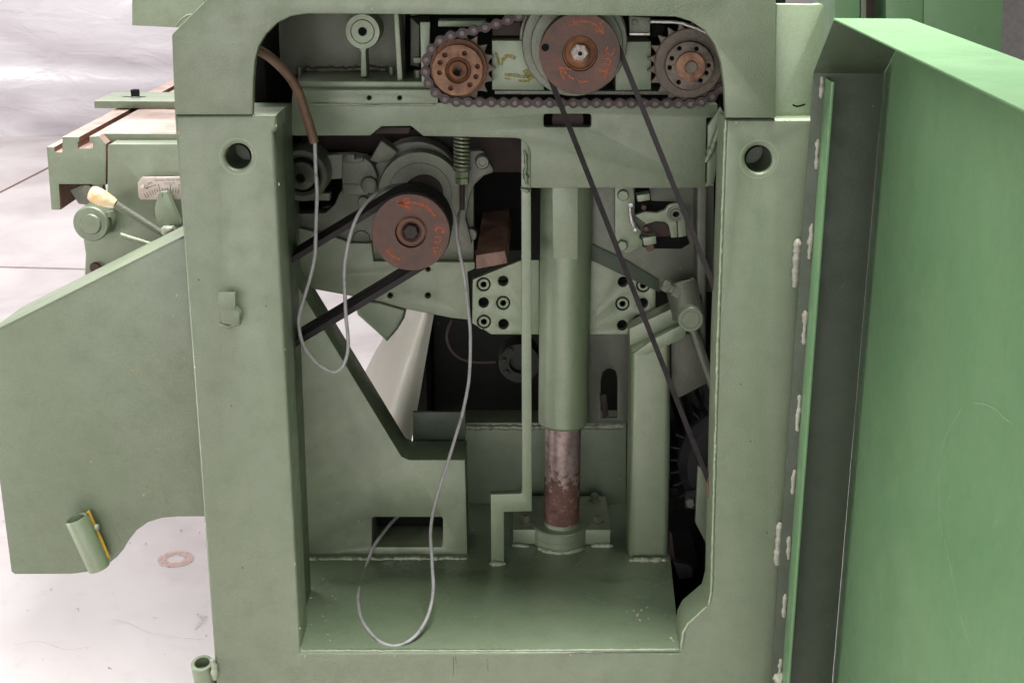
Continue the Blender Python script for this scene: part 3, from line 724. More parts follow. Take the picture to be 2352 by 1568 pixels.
# ---- drive belts
def belt(name, c1, r1, c2, r2, Y, wy, th, label, group=None, sag=0.0):
    """open belt round two pulleys in the upright plane at Y; flat rubber section th thick, wy wide"""
    p1, p2 = P(*c1, Y), P(*c2, Y); R1, R2 = r1*S(*c1, Y), r2*S(*c2, Y)
    d = Vector((p2.x-p1.x, p2.z-p1.z)); L = d.length; a = math.atan2(d.y, d.x); b = math.acos((R1-R2)/L)
    pts = []
    for k in range(25):
        t = a+b+(2*math.pi-2*b)*k/24; pts.append((p1.x+R1*math.cos(t), p1.z+R1*math.sin(t)))
    e0 = pts[-1]; e1 = (p2.x+R2*math.cos(a-b), p2.z+R2*math.sin(a-b))
    for k in range(1, 12):
        t = k/12; pts.append((e0[0]+(e1[0]-e0[0])*t, e0[1]+(e1[1]-e0[1])*t-sag*4*t*(1-t)))
    for k in range(25):
        t = a-b+2*b*k/24; pts.append((p2.x+R2*math.cos(t), p2.z+R2*math.sin(t)))
    e0 = pts[-1]; e1 = pts[0]
    for k in range(1, 12):
        t = k/12; pts.append((e0[0]+(e1[0]-e0[0])*t, e0[1]+(e1[1]-e0[1])*t-sag*4*t*(1-t)))
    n = len(pts); bm = bmesh.new(); rings = []
    for i in range(n):
        q0, q1 = Vector(pts[i-1]), Vector(pts[(i+1) % n]); t = (q1-q0).normalized(); nn = Vector((t.y, -t.x))
        c = Vector(pts[i]); o_, i_ = c+nn*th/2, c-nn*th/2
        rings.append([bm.verts.new((o_.x, Y-wy/2, o_.y)), bm.verts.new((o_.x, Y+wy/2, o_.y)), bm.verts.new((i_.x, Y+wy*0.34, i_.y)), bm.verts.new((i_.x, Y-wy*0.34, i_.y))])
    for i in range(n):
        A, B = rings[i], rings[(i+1) % n]
        for k in range(4): bm.faces.new((A[k], B[k], B[(k+1) % 4], A[(k+1) % 4]))
    o = from_bm(name, bm, RUBBER, None, 40)
    tag(o, label, 'belt', group); return o
belt('drive_belt', (UPX-1, UPY-5), 85, (1728, 1118), 88, .079, 0.014, 0.0088, 'long narrow rubber belt running down from the hood pulley to the motor')

# ---- main cutterhead pulley and its belts
HX, HY = T(1, 1, 1420, 568); YP = .150
gro = [(0.030, 0), (0.030, 30), (0.022, 35), (0.0, 36), (0.0, 88.8), (0.0012, 90), (0.008, 90)]
d = 0.010
for k in range(5):
    gro += [(d, 90), (d+0.004, 79), (d+0.012, 79), (d+0.016, 90)]; d += 0.0185
gro += [(d, 90), (d+0.004, 89), (d+0.004, 45), (d+0.10, 45), (d+0.20, 45)]
MP = disc('cutterhead_pulley', HX, HY, YP, gro, RUST_D, M, 80)
MP['label'] = 'rusty brown grooved pulley with an orange chalk arrow, cable over it'
disc('hub', HX+1, HY-2, YP-.004, [(0.028, 0), (0.008, 18), (0.002, 22), (0, 25), (0, 31), (0.002, 33.5), (0.03, 34)], RUST_D, MP, 48)
disc('hub_rim', HX+1, HY-2, YP-.0046, [(0.001, 31.2), (0, 32.2), (0.0015, 34.3), (0.004, 34.4)], RUST_O, MP, 48)
hexhead('hub_bolt', HX, HY-1, YP+.006, 19, 0.014, BROWN_D, MP, 0.2)
Yc = YP-.0006
ch((1, 1), MP, Yc, [(1300, 300), (1360, 275), (1412, 250)], 8); ch((1, 1), MP, Yc, [(1300, 298), (1370, 325), (1432, 360)], 8)
ch((1, 1), MP, Yc, [(1310, 300), (1400, 292), (1480, 300), (1560, 335), (1610, 375), (1645, 425)], 7)
ch((1, 1), MP, Yc, [(1650, 560), (1665, 525), (1700, 520), (1722, 545), (1715, 580)], 5)
ch((1, 1), MP, Yc, [(1640, 605), (1690, 615), (1690, 655), (1635, 655)], 5)
ch((1, 1), MP, Yc, [(1620, 700), (1665, 730)], 4.5); ch((1, 1), MP, Yc, [(1660, 700), (1630, 770)], 5)
ch((1, 1), MP, Yc, [(1195, 715), (1225, 760), (1280, 795), (1330, 812)], 5)
ch((1, 1), MP, Yc, [(1195, 715), (1235, 720)], 4)
nice = ['front', 'second', 'third', 'fourth', 'rearmost']
d = 0.010
for k in range(5):
    yb = YP+d+0.008; q = P(HX, HY, YP); 
    # same axle, so find the picture position of the axle at this depth
    o = P(HX, HY, YP); rel = Vector((o.x, yb, o.z)) - CAM
    cc = ROT.transposed() @ rel; ax_, ay_ = CX-F*cc.x/cc.z, CY+F*cc.y/cc.z
    sp = S(HX, HY, YP)/S(ax_, ay_, yb)
    lx, ly = ax_-412*sp, ay_+247*sp
    belt('drive_belt', (ax_, ay_), 85.5*sp, (lx, ly), 85.5*sp, yb, 0.0155, 0.010,
         '%s of the five belts side by side on the grooved pulley' % nice[k], 'belts on the grooved pulley', sag=0.001+0.002*random.random())
    d += 0.0185
o1 = P(HX-412, HY+247, YP)
lathe('driver_pulley', o1, (0, 1, 0), [(dd, rr*S(HX, HY, YP)) for dd, rr in [(0.0, 0)] + [g for g in gro if g[1] > 36][:-2] + [(0.1, 0)]], RUST_D, M, 48)

# ---- cutterhead bearing housing and castings
YH = .425
bh = disc('bearing_housing', *T(1, 1, 1508, 215), YH, [(0.0, 40), (0, 71.5), (0.003, 72), (0.003, 73), (0.0, 73.5), (0, 96), (0.004, 98), (0.028, 98), (0.03, 94), (0.06, 94)], CAST, M, 72)
bh['label'] = 'grey green round bearing housing behind the grooved pulley'
disc('housing_step', *T(1, 1, 1470, 150), YH+.055, [(0, 60), (0, 104), (0.003, 107), (0.05, 107)], CAST_O, bh, 64)
disc('shaft_seal', *T(1, 1, 1545, 210), YH-.004, [(0, 0), (0, 42), (0.006, 44)], BROWN_D, bh, 48)
plate('housing_lug', TT(1, 0, [(1145, 1290), (1180, 1310), (1300, 1400), (1240, 1470), (1130, 1500), (1040, 1475)]), YH+.02, 0.05, CAST, bh, (), 0.003)
capL = plate('bearing_cap', TT(1, 1, [(788, -115), (900, -128), (1000, -115), (1070, -60, 40), (1120, 60, 60), (1100, 120), (1020, 190), (1035, 225), (800, 225), (788, 110)]), YH+.03, 0.05, CAST, M, (), 0.003)
roundhead('bolt', *T(1, 1, 1035, 135), YH+.03, 19, 0.014, CAST, capL)
roundhead('bolt', *T(1, 1, 985, 290), YH+.05, 13, 0.010, CAST, capL)
stroke('parting_line', [T(1, 1, 790, 122), T(1, 1, 960, 126)], YH+.0292, 1.2, DARK, capL)
plate('cap_lug', TT(1, 0, [(795, 1440), (830, 1420), (905, 1425), (905, 1465), (980, 1450), (990, 1480), (960, 1500), (800, 1500)]), YH+.02, 0.03, CAST_O, capL)
plate('upper_casting', TT(1, 1, [(250, 400), (640, 385), (720, 310), (760, 210), (788, 180), (788, -60), (1100, -110), (2000, -110), (2000, 840), (250, 860)]), .49, 0.05, CAST, M, (), 0.003)
lower = plate('lower_casting', TT(1, 1, [(200, 520), (420, 530), (560, 565), (760, 620), (870, 665), (1060, 665), (1080, 830), (2010, 838), (2010, 900), (1945, 930), (1975, 1372), (1790, 1352), (1380, 1272), (1130, 1200), (540, 1090), (200, 1010)]), .470, 0.06, GREEN_D, M,
              [circ(*T(1, 1, 1230, 1145), 6, 16), circ(*T(1, 1, 1578, 1145), 6.5, 16), circ(*T(1, 1, 1580, 905), 5, 16)], 0.003)
lower['label'] = 'grey green casting with a curved lower edge behind the belts'
disc('bolt_head', *T(1, 1, 968, 625), .487, [(0, 0), (0, 18), (0.002, 19.5), (0.01, 19.5)], CAST, lower, 32)
for a, b, r in ((1230, 1145, 6), (1578, 1145, 6.5), (1580, 905, 5)): disc('hole_bottom', *T(1, 1, a, b), .485, [(0, 0), (0, r*1.2)], DARK, lower, 16)
roundhead('bolt', *T(1, 1, 1970, 590), .488, 15, 0.02, CAST, lower)
roundhead('bolt', *T(1, 1, 1877, 625), .488, 5, 0.006, CAST, lower)
# roll end left of the housing
rl = disc('feed_roll_end', 692, 404, .40, [(0.01, 0), (0.01, 10), (0, 11), (-0.016, 12), (-0.018, 14), (-0.014, 18), (-0.004, 28), (-0.003, 31), (0.012, 32), (0.014, 36), (0.01, 42), (0.004, 48), (0.002, 58), (0.01, 62), (0.09, 62)], CAST, M, 56)
disc('roll_ring', 692, 404, .4105, [(0.0, 33), (0, 46)], DARK, rl, 48)
disc('roll_bore', 690, 408, .383, [(0, 0), (0, 9)], DARK, rl, 20)
plate('roll_bracket', TT(1, 1, [(400, 185), (450, 205), (675, 208), (675, 275), (400, 275)]), .44, 0.03, CAST, rl)
plate('slide_block', TT(1, 0, [(620, 1425), (905, 1418), (910, 1460), (795, 1465), (790, 1640), (640, 1650)]), .46, 0.03, CAST, M)
plate('throat_shade_sheet', TT(1, 0, [(250, 1240), (2440, 1240), (2440, 2300), (1990, 2300), (1990, 1568), (250, 1990)]), .62, 0.01, DARK, M)  # black sheet painted as the shade behind the castings
plate('brown_guard', [(690, 300), (1215, 300), (1215, 396), (1085, 396), (1000, 370), (690, 335)], .57, 0.01, BROWN_D, M)
plate('brown_tab', TT(1, 0, [(1080, 1230), (1145, 1170), (1425, 1170), (1400, 1230)]), .30, 0.03, BROWN_D, M)
# spring on its stud
sx0, sy0 = T(1, 0, 1890, 1200); sx1, sy1 = T(1, 0, 1890, 1535); YS = .41
pa, pb = P(sx0, sy0, YS), P(sx1, sy1, YS); sr = 17*S(sx1, sy1, YS)
hel = []
turns = 9.5
for k in range(int(turns*18)+1):
    a = 2*math.pi*k/18; t = k/(turns*18)
    c = pa.lerp(pb, t); hel.append(Vector((pb.x, 0, c.z)) + Vector((sr*math.cos(a), YS+sr*math.sin(a), 0)))
spg = tube('coil_spring', hel, 0.0026, SPRING, M, 8)
s = S(sx1, sy1, YS)
lathe('spring_seat', Vector((pb.x, YS, pb.z)), (0, 0, -1), [(-0.002, 0), (-0.002, 17*s), (0, 20*s), (0.005, 20*s), (0.006, 17*s), (0.006, 0)], CAST, spg, 28)
zz = pb.z-0.007
for k in range(2):
    lathe('lock_nut', Vector((pb.x+0.001*k, YS, zz)), (0, 0, -1), [(0, 0), (0, 14*s), (0.001, 16.5*s), (0.0115, 16.5*s), (0.0125, 14*s), (0.0125, 0)], SPRING, spg, 6, 20, 0.35+0.15*k); zz -= 0.013
lathe('stud', Vector((pb.x, YS, zz-0.05)), (0, 0, 1), [(0, 0), (0, 6*s), (0.2, 6*s)], BROWN_D, spg, 16)
# ear bracket right of the spring
ear = plate('ear_bracket', [(1062, 348), (1110, 345, 12), (1137, 395, 8), (1110, 405), (1090, 425), (1078, 455), (1070, 500), (1084, 560), (1050, 560), (1060, 430)], .455, 0.03, CAST_O, M, (), 0.003)
disc('ear_boss', 1108, 374, .430, [(0.002, 0), (0.002, 8), (0, 9), (0, 13), (0.003, 16), (0.03, 18)], CAST, ear, 28)
# rusty bar running back
rb0 = [P(*T(1, 1, x, y), .36) for x, y in ((2018, 775), (2285, 735), (2310, 850), (2022, 905))]
quadr = prism('cutter_bar', [[(p.x, p.z) for p in rb0]], 0.45, lambda u, v, w_: Vector((u+w_*0.03, .36+w_, v+w_*0.10)), BAR, M, 0.002)
quadr['label'] = 'rusty square bar pointing out of the dark throat'

# ---- bolted guide plates either side of the screw
gl_pts = TT(1, 1, [(1990, 1000), (2440, 820), (2600, 820), (2600, 1502), (2160, 1502), (1985, 1400)])
bl = [(2090, 1043), (2270, 1213), (2093, 1385)]; hl = [(2270, 1012), (2090, 1210), (2273, 1408)]
gpl = plate('guide_plate', gl_pts, .465, 0.022, GREEN, M, [circ(*T(1, 1, a, b), 16.2, 24) for a, b in bl] + [circ(*T(1, 1, a, b), 12, 24) for a, b in hl], 0.0012)
gpl['label'] = 'bolted guide plate left of the screw column'
for a, b in bl: socket_bolt(*T(1, 1, a, b), .465, 16.2, gpl, GREEN_D)
plate('plate_backing', [(1090, 650), (1230, 640), (1230, 760), (1130, 760), (1090, 740)], .488, 0.01, DARK, gpl)
gr_pts = TT(2, 1, [(600, 740), (765, 748), (960, 830), (1318, 990), (1318, 1330), (1310, 1502), (600, 1502)])
bl = [(1205, 1052), (1015, 1220), (1168, 1388)]; hl = [(1020, 1020), (1203, 1216), (1013, 1418)]
gpr = plate('guide_plate', gr_pts, .465, 0.022, GREEN_D, M, [circ(*T(2, 1, a, b), 16.2, 24) for a, b in bl] + [circ(*T(2, 1, a, b), 12, 24) for a, b in hl], 0.0012)
gpr['label'] = 'bolted guide plate right of the screw column'
for a, b in bl: socket_bolt(*T(2, 1, a, b), .465, 16.2, gpr, GREEN_D)
plate('plate_backing', [(1340, 640), (1500, 640), (1500, 760), (1340, 760)], .488, 0.01, DARK, gpr)

# ---- raising screw: sleeve, rod and foot
YA = .447
axx = P(1296, 800, YA).x; sA = S(1296, 800, YA)
def zz_at(y, Y): return P(1290, y, Y).z
R0 = 58.0*sA
ztop, zbot = zz_at(380, YA), P(1295, 972, YA).z
col = lathe('lift_sleeve', Vector((axx, YA, ztop)), (0, 0, -1), [(0, 0), (0, R0), (ztop-zbot-0.006, R0), (ztop-zbot, R0-0.004), (ztop-zbot, 0)], GREEN, M, 64)
col['label'] = 'round green lift sleeve of the raising screw'
bmf = plate('sleeve_flat', TT(2, 1, [(369, 20), (606, 20), (603, 810), (376, 806)]), YA-R0-0.0012, 0.006, GREEN, col, (), 0.0008)
R1 = 42.5*sA
zf = P(1290, 1205, YA).z
lathe('lift_rod', Vector((axx, YA, zbot+0.01)), (0, 0, -1), [(0, R1), (zbot+0.01-zz_at(1150, YA), R1), (zbot+0.01-zz_at(1172, YA), R1*0.99), (zbot+0.01-zf, R1*0.97)], ROD, col, 56)
zt = ZS+0.045
lathe('rod_fillet', Vector((axx, YA, zf+0.012)), (0, 0, -1), [(0, R1*0.985), (0.010, R1*1.0), (0.026, R1*1.05)], GREEN, col, 48, close=False)
ft = empty('screw_foot', (axx, YA, ZS), M)
bx0, bx1 = PZ(1178, 1258, ZS).x, PZ(1403, 1260, ZS).x
box('foot_block', (bx0, .425, ZS+.001), (bx1, .60, ZS+0.036), GREEN_D, ft, 0.003)
lathe('foot_collar', Vector((axx-0.003, .447, ZS+.001)), (0, 0, 1), [(0, 0), (0, .0575), (0.017, .0575), (0.018, .0565), (0.0185, .0575), (0.037, .0575), (0.039, .0555), (0.039, 0)], GREEN_D, ft, 56)
for x, Yb in ((bx0+0.026, .455), (bx1-0.026, .455), (bx0+0.026, .57), (bx1-0.026, .57)):
    lathe('square_bolt', Vector((x, Yb, ZS+.036)), (0, 0, 1), [(0, 0.014), (0.003, 0.014), (0.003, 0.009), (0.016, 0.009), (0.018, 0.0075), (0.018, 0)], CAST, ft, 4, 20, 0.5+x)
weld('weld_bead', [Vector((bx0-.002, .422, ZS)), Vector((bx0+.035, .42, ZS))], 0.006, WELD_D, ft)
weld('weld_bead', [Vector((bx1-.04, .42, ZS)), Vector((bx1+.005, .422, ZS))], 0.006, WELD_D, ft)
weld('weld_bead', [Vector((axx-0.003+.060*math.sin(a), .447-.060*math.cos(a), ZS)) for a in (-.9, -.6, -.3, 0, .3, .6, .9)], 0.006, WELD_D, ft)
# ---- back box and dark pieces behind the screw
bb = plate('back_box', [(1062, 970), (1440, 970), (1440, 1215), (1062, 1215)], .635, 0.08, GREEN_S, M, (), 0.004)
weld('weld_bead', [P(1068, 981, .632), P(1200, 982, .632), P(1432, 980, .632)], 0.006, WELD_D, bb, 0.7)
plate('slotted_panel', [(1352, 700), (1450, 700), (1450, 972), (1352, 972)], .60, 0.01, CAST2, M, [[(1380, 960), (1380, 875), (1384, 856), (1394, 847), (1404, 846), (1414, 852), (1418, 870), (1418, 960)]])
plate('slot_bracket', TT(2, 2, [(806, 490), (865, 485), (888, 680), (835, 695)]), .59, 0.006, BROWN_D, M)
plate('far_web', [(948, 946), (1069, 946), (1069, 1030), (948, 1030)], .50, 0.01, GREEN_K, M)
tube('oil_pipe', spline([P(*T(1, 1, x, y), .60) for x, y in ((1800, 1370), (1765, 1450), (1755, 1540))] + [P(*T(1, 2, x, y), .60) for x, y in ((1790, 70), (1860, 140), (1960, 180), (2080, 190), (2200, 185))]), 0.0035, BROWN_D, M)
oc = disc('oil_flange', *T(1, 2, 2420, 200), .62, [(0.02, 0), (0.02, 22), (0, 24), (0, 46), (0.004, 48), (0.06, 48)], OLIVE_K, M)
for a_ in (2.5, 3.3, 4.1):
    hexhead('bolt', T(1, 2, 2420, 200)[0]+36*math.cos(a_), T(1, 2, 2420, 200)[1]+36*math.sin(a_), .62, 6, .008, BROWN_D, oc)
# ---- tall post with tilted arm on the right
tpst = plate('tilt_post', [(1449, 802), (1490, 784), (1540, 778), (1541, 1000), (1536, 1284), (1444, 1284)], .372, 0.075, GREEN, M, (), 0.014)
tpst['label'] = 'square tube post right of the screw'
weld('weld_bead', [PZ(1443, 1286, ZS), PZ(1490, 1287, ZS), PZ(1536, 1286, ZS)], 0.006, WELD_D, tpst, 0.8)
arm = plate('tilt_arm', TT(2, 1, [(1075, 1450), (1480, 1258), (1560, 1300), (1540, 1425), (1310, 1540), (1085, 1640)]), .395, 0.05, GREEN_D, M, (), 0.003)
plate('arm_face', TT(2, 1, [(1308, 1540), (1540, 1422), (1600, 1470), (1590, 1530), (1240, 1690), (1100, 1690)]), .366, 0.02, GREEN, arm)
plate('arm_gusset', [(1541, 770), (1600, 765), (1626, 857), (1624, 880), (1559, 914), (1542, 872)], .42, 0.03, CAST2, arm)
pa, pb = P(*T(2, 1, 1545, 1020), .41), P(*T(2, 1, 1620, 1340), .385)
cy = lathe('swivel_cylinder', pa, pb-pa, [(0, 0), (0.001, 0.028), (0.004, 0.031), ((pb-pa).length, 0.031), ((pb-pa).length, 0)], CAST2, M, 36)
disc('swivel_boss', *T(2, 1, 1640, 1368), .345, [(0, 0), (0, 20), (0.0012, 20.5), (0, 21), (0, 28), (0.002, 29.5), (0.05, 29.5)], GREEN_D, cy, 40)
tube('swivel_rod', [P(*T(2, 1, 1660, 1440), .39), P(*T(2, 2, 1720, 60), .39), P(*T(2, 2, 1800, 290), .39), P(*T(2, 2, 1850, 420), .39)], 0.010, CAST, cy, 14)
na, nb = P(*T(2, 1, 1375, 1040), .38), P(*T(2, 1, 1500, 1110), .38)
lathe('hose_fitting', na, nb-na, [(0, 0), (0, 0.010), (0.003, 0.0125), (0.014, 0.0125), (0.016, 0.008), (0.024, 0.008), (0.025, 0.011), (0.04, 0.011)], CAST, cy, 6, 20)
plate('cylinder_clip', TT(2, 1, [(1640, 990), (1675, 985), (1760, 1190), (1720, 1200)]), .40, 0.008, CAST, cy)

# ---- adjuster mechanism, upper right
adj = plate('adjuster_plate', TT(2, 1, [(945, 130), (1110, 130), (1125, 260), (1118, 320), (1120, 420), (1140, 500), (1190, 560), (1165, 610), (1200, 640), (1195, 690), (1070, 760), (1010, 740), (985, 700), (945, 590)]), .43, 0.018, GREEN_D, M, (), 0.0015)
roundhead('bolt', *T(2, 1, 1020, 230), .43, 12.5, 0.012, GREEN_D, adj)
hexhead('bolt', *T(2, 1, 1012, 692), .43, 13.5, 0.012, GREEN_D, adj)
roundhead('screw', *T(2, 1, 1090, 315), .43, 5.5, 0.004, STEEL, adj)
roundhead('screw', *T(2, 1, 1130, 543), .43, 4.5, 0.004, STEEL, adj)
weld('adjuster_scale', [P(*T(2, 1, x, y), .429) for x, y in ((1085, 330), (1085, 400), (1105, 470), (1125, 520))], 0.005, STEEL, adj, 0.4)
for i, (x0, y0, x1, y1) in enumerate(((1145, 222, 1268, 275), (1200, 612, 1325, 676))):
    plate('stop_block', TT(2, 1, [(x0, y0+6), (x1-5, y0-12), (x1, y1-4), (x0+12, y1+12)]), .405, 0.03, GREEN, adj)
roundhead('stop_screw', *T(2, 1, 1268, 705), .42, 10, 0.012, RUST_D, adj)
roundhead('stop_screw', *T(2, 1, 1212, 340), .43, 6, 0.012, RUST_D, adj)
roundhead('stop_screw', *T(2, 1, 1232, 535), .43, 6, 0.012, RUST_D, adj)
ptr = plate('pointer_arm', TT(2, 1, [(1128, 410), (1222, 376), (1330, 390), (1400, 365), (1440, 320), (1503, 305, 20), (1570, 330), (1605, 400), (1590, 450), (1600, 600), (1528, 612), (1520, 470), (1512, 470), (1520, 612), (1462, 614), (1440, 500, 10), (1400, 468), (1320, 466), (1235, 490)]), .405, 0.014, GREEN_D, M, (), 0.0012)
disc('clamp_ring', *T(2, 1, 1505, 400), .397, [(0.012, 0), (0.012, 7), (0.003, 7), (0, 8), (0, 11.5), (0.004, 12.5), (0.004, 13.5), (0.002, 14), (0.002, 18), (0.004, 19), (0.008, 19)], CAST, ptr, 36)
disc('clamp_bore', *T(2, 1, 1505, 402), .404, [(0, 0), (0, 7)], DARK, ptr, 20)
plate('cavity_shade_sheet', TT(2, 1, [(1200, 600), (1325, 600), (1600, 590), (1632, 670), (1555, 718), (1300, 716), (1200, 700)]), .4515, 0.004, DARK, M)  # dark sheets on the casting, painted shade for cavities
plate('cavity_shade_sheet', TT(2, 1, [(1130, 160), (1260, 160), (1280, 280), (1500, 285), (1440, 330), (1330, 395), (1230, 380), (1130, 400)]), .4515, 0.004, DARK, M)
plate('cavity_shade_sheet', TT(2, 1, [(1240, 490), (1320, 468), (1430, 480), (1450, 600), (1330, 620), (1200, 560)]), .4515, 0.004, BROWN_D, M)
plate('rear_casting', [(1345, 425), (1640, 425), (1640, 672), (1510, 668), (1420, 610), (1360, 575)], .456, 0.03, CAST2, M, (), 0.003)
plate('casting_shade_strip', [(1345, 552), (1372, 566), (1440, 598), (1512, 642), (1516, 672), (1430, 632), (1345, 592)], .4525, 0.003, GREEN_K, M)  # dark strip paints the shadow between casting and guide plate
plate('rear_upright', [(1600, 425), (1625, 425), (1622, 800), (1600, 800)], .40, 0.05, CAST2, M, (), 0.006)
plate('post_flap', [(1626, 290), (1655, 246), (1668, 270), (1640, 420), (1624, 430)], .20, 0.012, GREEN_S, M)
weld('weld_bead', [P(1652, 285, .195), P(1640, 330, .195), P(1630, 350, .195), P(1622, 372, .195)], 0.006, GREEN_D, M, 0.7)

# ---- V-notched side plate, lower left
vp = plate('notched_side_plate', [(600, 380), (664, 380), (676, 645), (761, 784), (922, 1048), (940, 1056), (1068, 1056), (1074, 1284), (600, 1284)], .382, 0.105, GREEN_V, M, [rect(854.5, 1187, 1017.5, 1256, 6)], 0.002)
vp['label'] = 'pale green side plate with a slanting notch and a cable window'
weld('weld_bead', [PZ(704, 1284, ZS), PZ(890, 1283, ZS), PZ(1072, 1282, ZS)], 0.0048, WELD_D, vp, 0.8)
plate('window_backing', [(840, 1165), (1040, 1165), (1040, 1275), (840, 1275)], .489, 0.008, DARK, vp)  # black sheet paints the shade inside the cable window
# curved chute end and far leg seen through the notch
def chip_sheet():
    Lb = [(940, 660), (925, 715), (890, 762), (862, 806), (835, 860), (800, 940), (780, 1030)]
    Rb = [(1004, 660), (996, 725), (984, 792), (974, 850), (963, 915), (950, 985), (942, 1030)]
    bm = bmesh.new(); V = []
    for (lx, ly), (rx, ry) in zip(Lb, Rb):
        row = []
        for k in range(13):
            t = k/12; row.append(bm.verts.new(P(lx+(rx-lx)*t, ly+(ry-ly)*t, .98-.17*math.sin(math.pi*min(1, t*1.05)*0.62)+.004*noise.noise(Vector((t*6, ly*.03, 1))))))
        V.append(row)
    for r0, r1 in zip(V, V[1:]):
        for k in range(12): bm.faces.new((r0[k], r0[k+1], r1[k+1], r1[k]))
    o = from_bm('chip_chute', bm, paint('chute_lit_paint', (0.66, 0.67, 0.58), (0.74, 0.68, 0.65), 0.4, 0.2, 0.2, flake=0.0, speck=0.1), M, 60)  # colour lightened to stand in for strong light on the sheet
    o['label'] = 'pale curved chip chute sheet seen through the notch'
chip_sheet()
plate('chute_end', TT(1, 1, [(880, 1180), (1130, 1200), (1380, 1272), (1360, 1360), (1300, 1460), (1200, 1575), (1100, 1480), (930, 1330)]), .60, 0.10, GREEN_S, M, (), 0.008)

# ---- electric motor low on the right
mx, my, YM = 1700, 1075, .36
mc = P(mx, my, YM); ms = S(mx, my, YM)
MO = empty('electric_motor', Vector((mc.x, YM+.15, mc.z-.12)))
tag(MO, 'black finned electric motor in the dark corner behind the right post', 'motor')
lathe('motor_body', mc, (0, 1, 0), [(0, 0), (0, 60*ms), (0.01, 120*ms), (0.03, 138*ms), (0.32, 138*ms), (0.34, 110*ms), (0.34, 0)], MOTOR, MO, 48)
bm = bmesh.new(); bmesh.ops.create_cube(bm, size=1); fm = bpy.data.meshes.new('motor_fin')
bm.to_mesh(fm); bm.free(); fm.materials.append(MOTOR)
for k in range(30):
    a = 2*math.pi*k/30
    o = bpy.data.objects.new('motor_fin', fm); COL.objects.link(o)
    place(o, mc+Vector((147*ms*math.cos(a), .175, 147*ms*math.sin(a))), MO)
    o.scale = (0.022, 0.27, 0.004); o.rotation_euler = (0, -a, 0)
lathe('motor_pulley', P(1728, 1118, .062), (0, 1, 0), [(0, 0), (0, 92*ms), (0.008, 92*ms), (0.014, 80*ms), (0.022, 80*ms), (0.028, 92*ms), (0.034, 92*ms), (0.034, 20*ms), (0.32, 20*ms)], RUST_D, MO, 48)
mp_ = plate('motor_mount', [(1603, 1070), (1640, 1095), (1640, 1300), (1618, 1240), (1597, 1200)], .30, 0.012, GREEN_S, M)
plate('nut_block', [(1574, 1138), (1604, 1132), (1604, 1170), (1574, 1168)], .33, 0.02, MOTOR, mp_)
hexhead('mount_nut', 1586, 1158, .33, 11, 0.010, CAST_O, mp_)
plate('motor_rail', [(1536, 1120), (1640, 1120), (1640, 1140), (1536, 1140)], .50, 0.05, MOTOR, MO)
plate('hinge_pad', [(1546, 1290), (1580, 1296), (1592, 1306), (1590, 1326), (1560, 1330)], .34, 0.02, MOTOR, M)
plate('side_brace', TT(2, 3, [(1442, 160), (1470, 200), (1500, 440), (1440, 430)]), .39, 0.006, BROWN_D, M)

# ================================================================== left side: feed table and guard
gd = plate('feed_guard', [(-44, 774), (445, 529), (485, 1186), (408, 1186), (372, 1189), (340, 1199), (314, 1217), (296, 1240), (283, 1262), (268, 1279), (247, 1296), (214, 1311), (165, 1317.5), (34, 1318, 6), (26, 1312)], .062, 0.006, GREEN_F, M, (), 0.0015)
gd['label'] = 'large pale green guard sheet left of the frame with a bright sloping flange'
A, B = P(-44, 774, .062), P(445, 529, .062)
quad('guard_flange', [A, B, B+Vector((0, .15, 0)), A+Vector((.02, .15, .01))], 0.005, GREEN, gd)
ta, tb = P(*T(0, 3, 697, 48), .036), P(*T(0, 3, 905, 512), .036); s = S(200, 1240, .036)
so = lathe('handle_socket', ta, (tb-ta)+Vector((0, 0.004, 0)), [(0.04, 0), (0.03, 20*s), (0.0, 21.5*s), (0, 25*s), (0.0015, 26*s), ((tb-ta).length, 26*s), ((tb-ta).length, 0)], GREEN, gd, 40)
ax = (tb-ta).normalized()
ribs = [ta+ax*((tb-ta).length*t)+Vector((24*s, 0.012, 10*s)) for t in (0.0, 0.3, 0.6, 0.93)]
tube('yellow_seam', ribs, 0.0035, YELLOWP, gd, 8)
lathe('seam_lump', ribs[1]+Vector((0.004, -0.004, 0)), (1, 0, 0), [(-.004, 0), (-.002, .006), (.004, .006), (.006, 0)], WELD, gd, 12)
stroke('orange_scratch', [T(0, 2, x, y) for x, y in ((1140, 200), (1180, 228), (1225, 270), (1258, 305))], .0612, 1.6, chalk('orange_scrape', (0.6, 0.34, 0.06), (0.35, 0.6)), gd)

# bed with T-slots
ZB = P(160, 315, .42).z
bed_pts = [(107, 338), (125, 338), (125, 350), (143, 350), (143, 315), (182, 315), (182, 325), (179, 327), (179, 341), (213, 341), (213, 327), (205, 325), (205, 314), (226, 313), (243, 331), (243, 425), (210, 423), (135, 423), (139, 482), (118, 482)]
bd = plate('feed_table_edge', bed_pts, .42, 1.1, GREEN, M, (), 0.0008)
bd['label'] = 'T-slotted end of the cast feed table'
def bed_faces(o):
    o.data.materials.append(BED); o.data.materials.append(BED_R)
    for p in o.data.polygons:
        if p.normal.z > 0.6: p.material_index = 1
        elif abs(p.normal.x) > 0.5 and p.center.x > o.bound_box[0][0]+0.01: p.material_index = 2
bed_faces(bd)
x0 = P(232, 307, .45).x
tb_ = box('feed_table_top', (x0, .452, ZB-.017), (P(560, 307, .45).x, 1.5, ZB+.002), GREEN, M, 0.002)
bed_faces(tb_)
sc_ = plate('side_casting', [(247, 331, 8), (520, 331), (520, 640), (194, 640), (196, 585), (191, 550), (205, 500), (238, 470), (246, 440)], .40, 0.05, GREEN_D, M, (), 0.003)
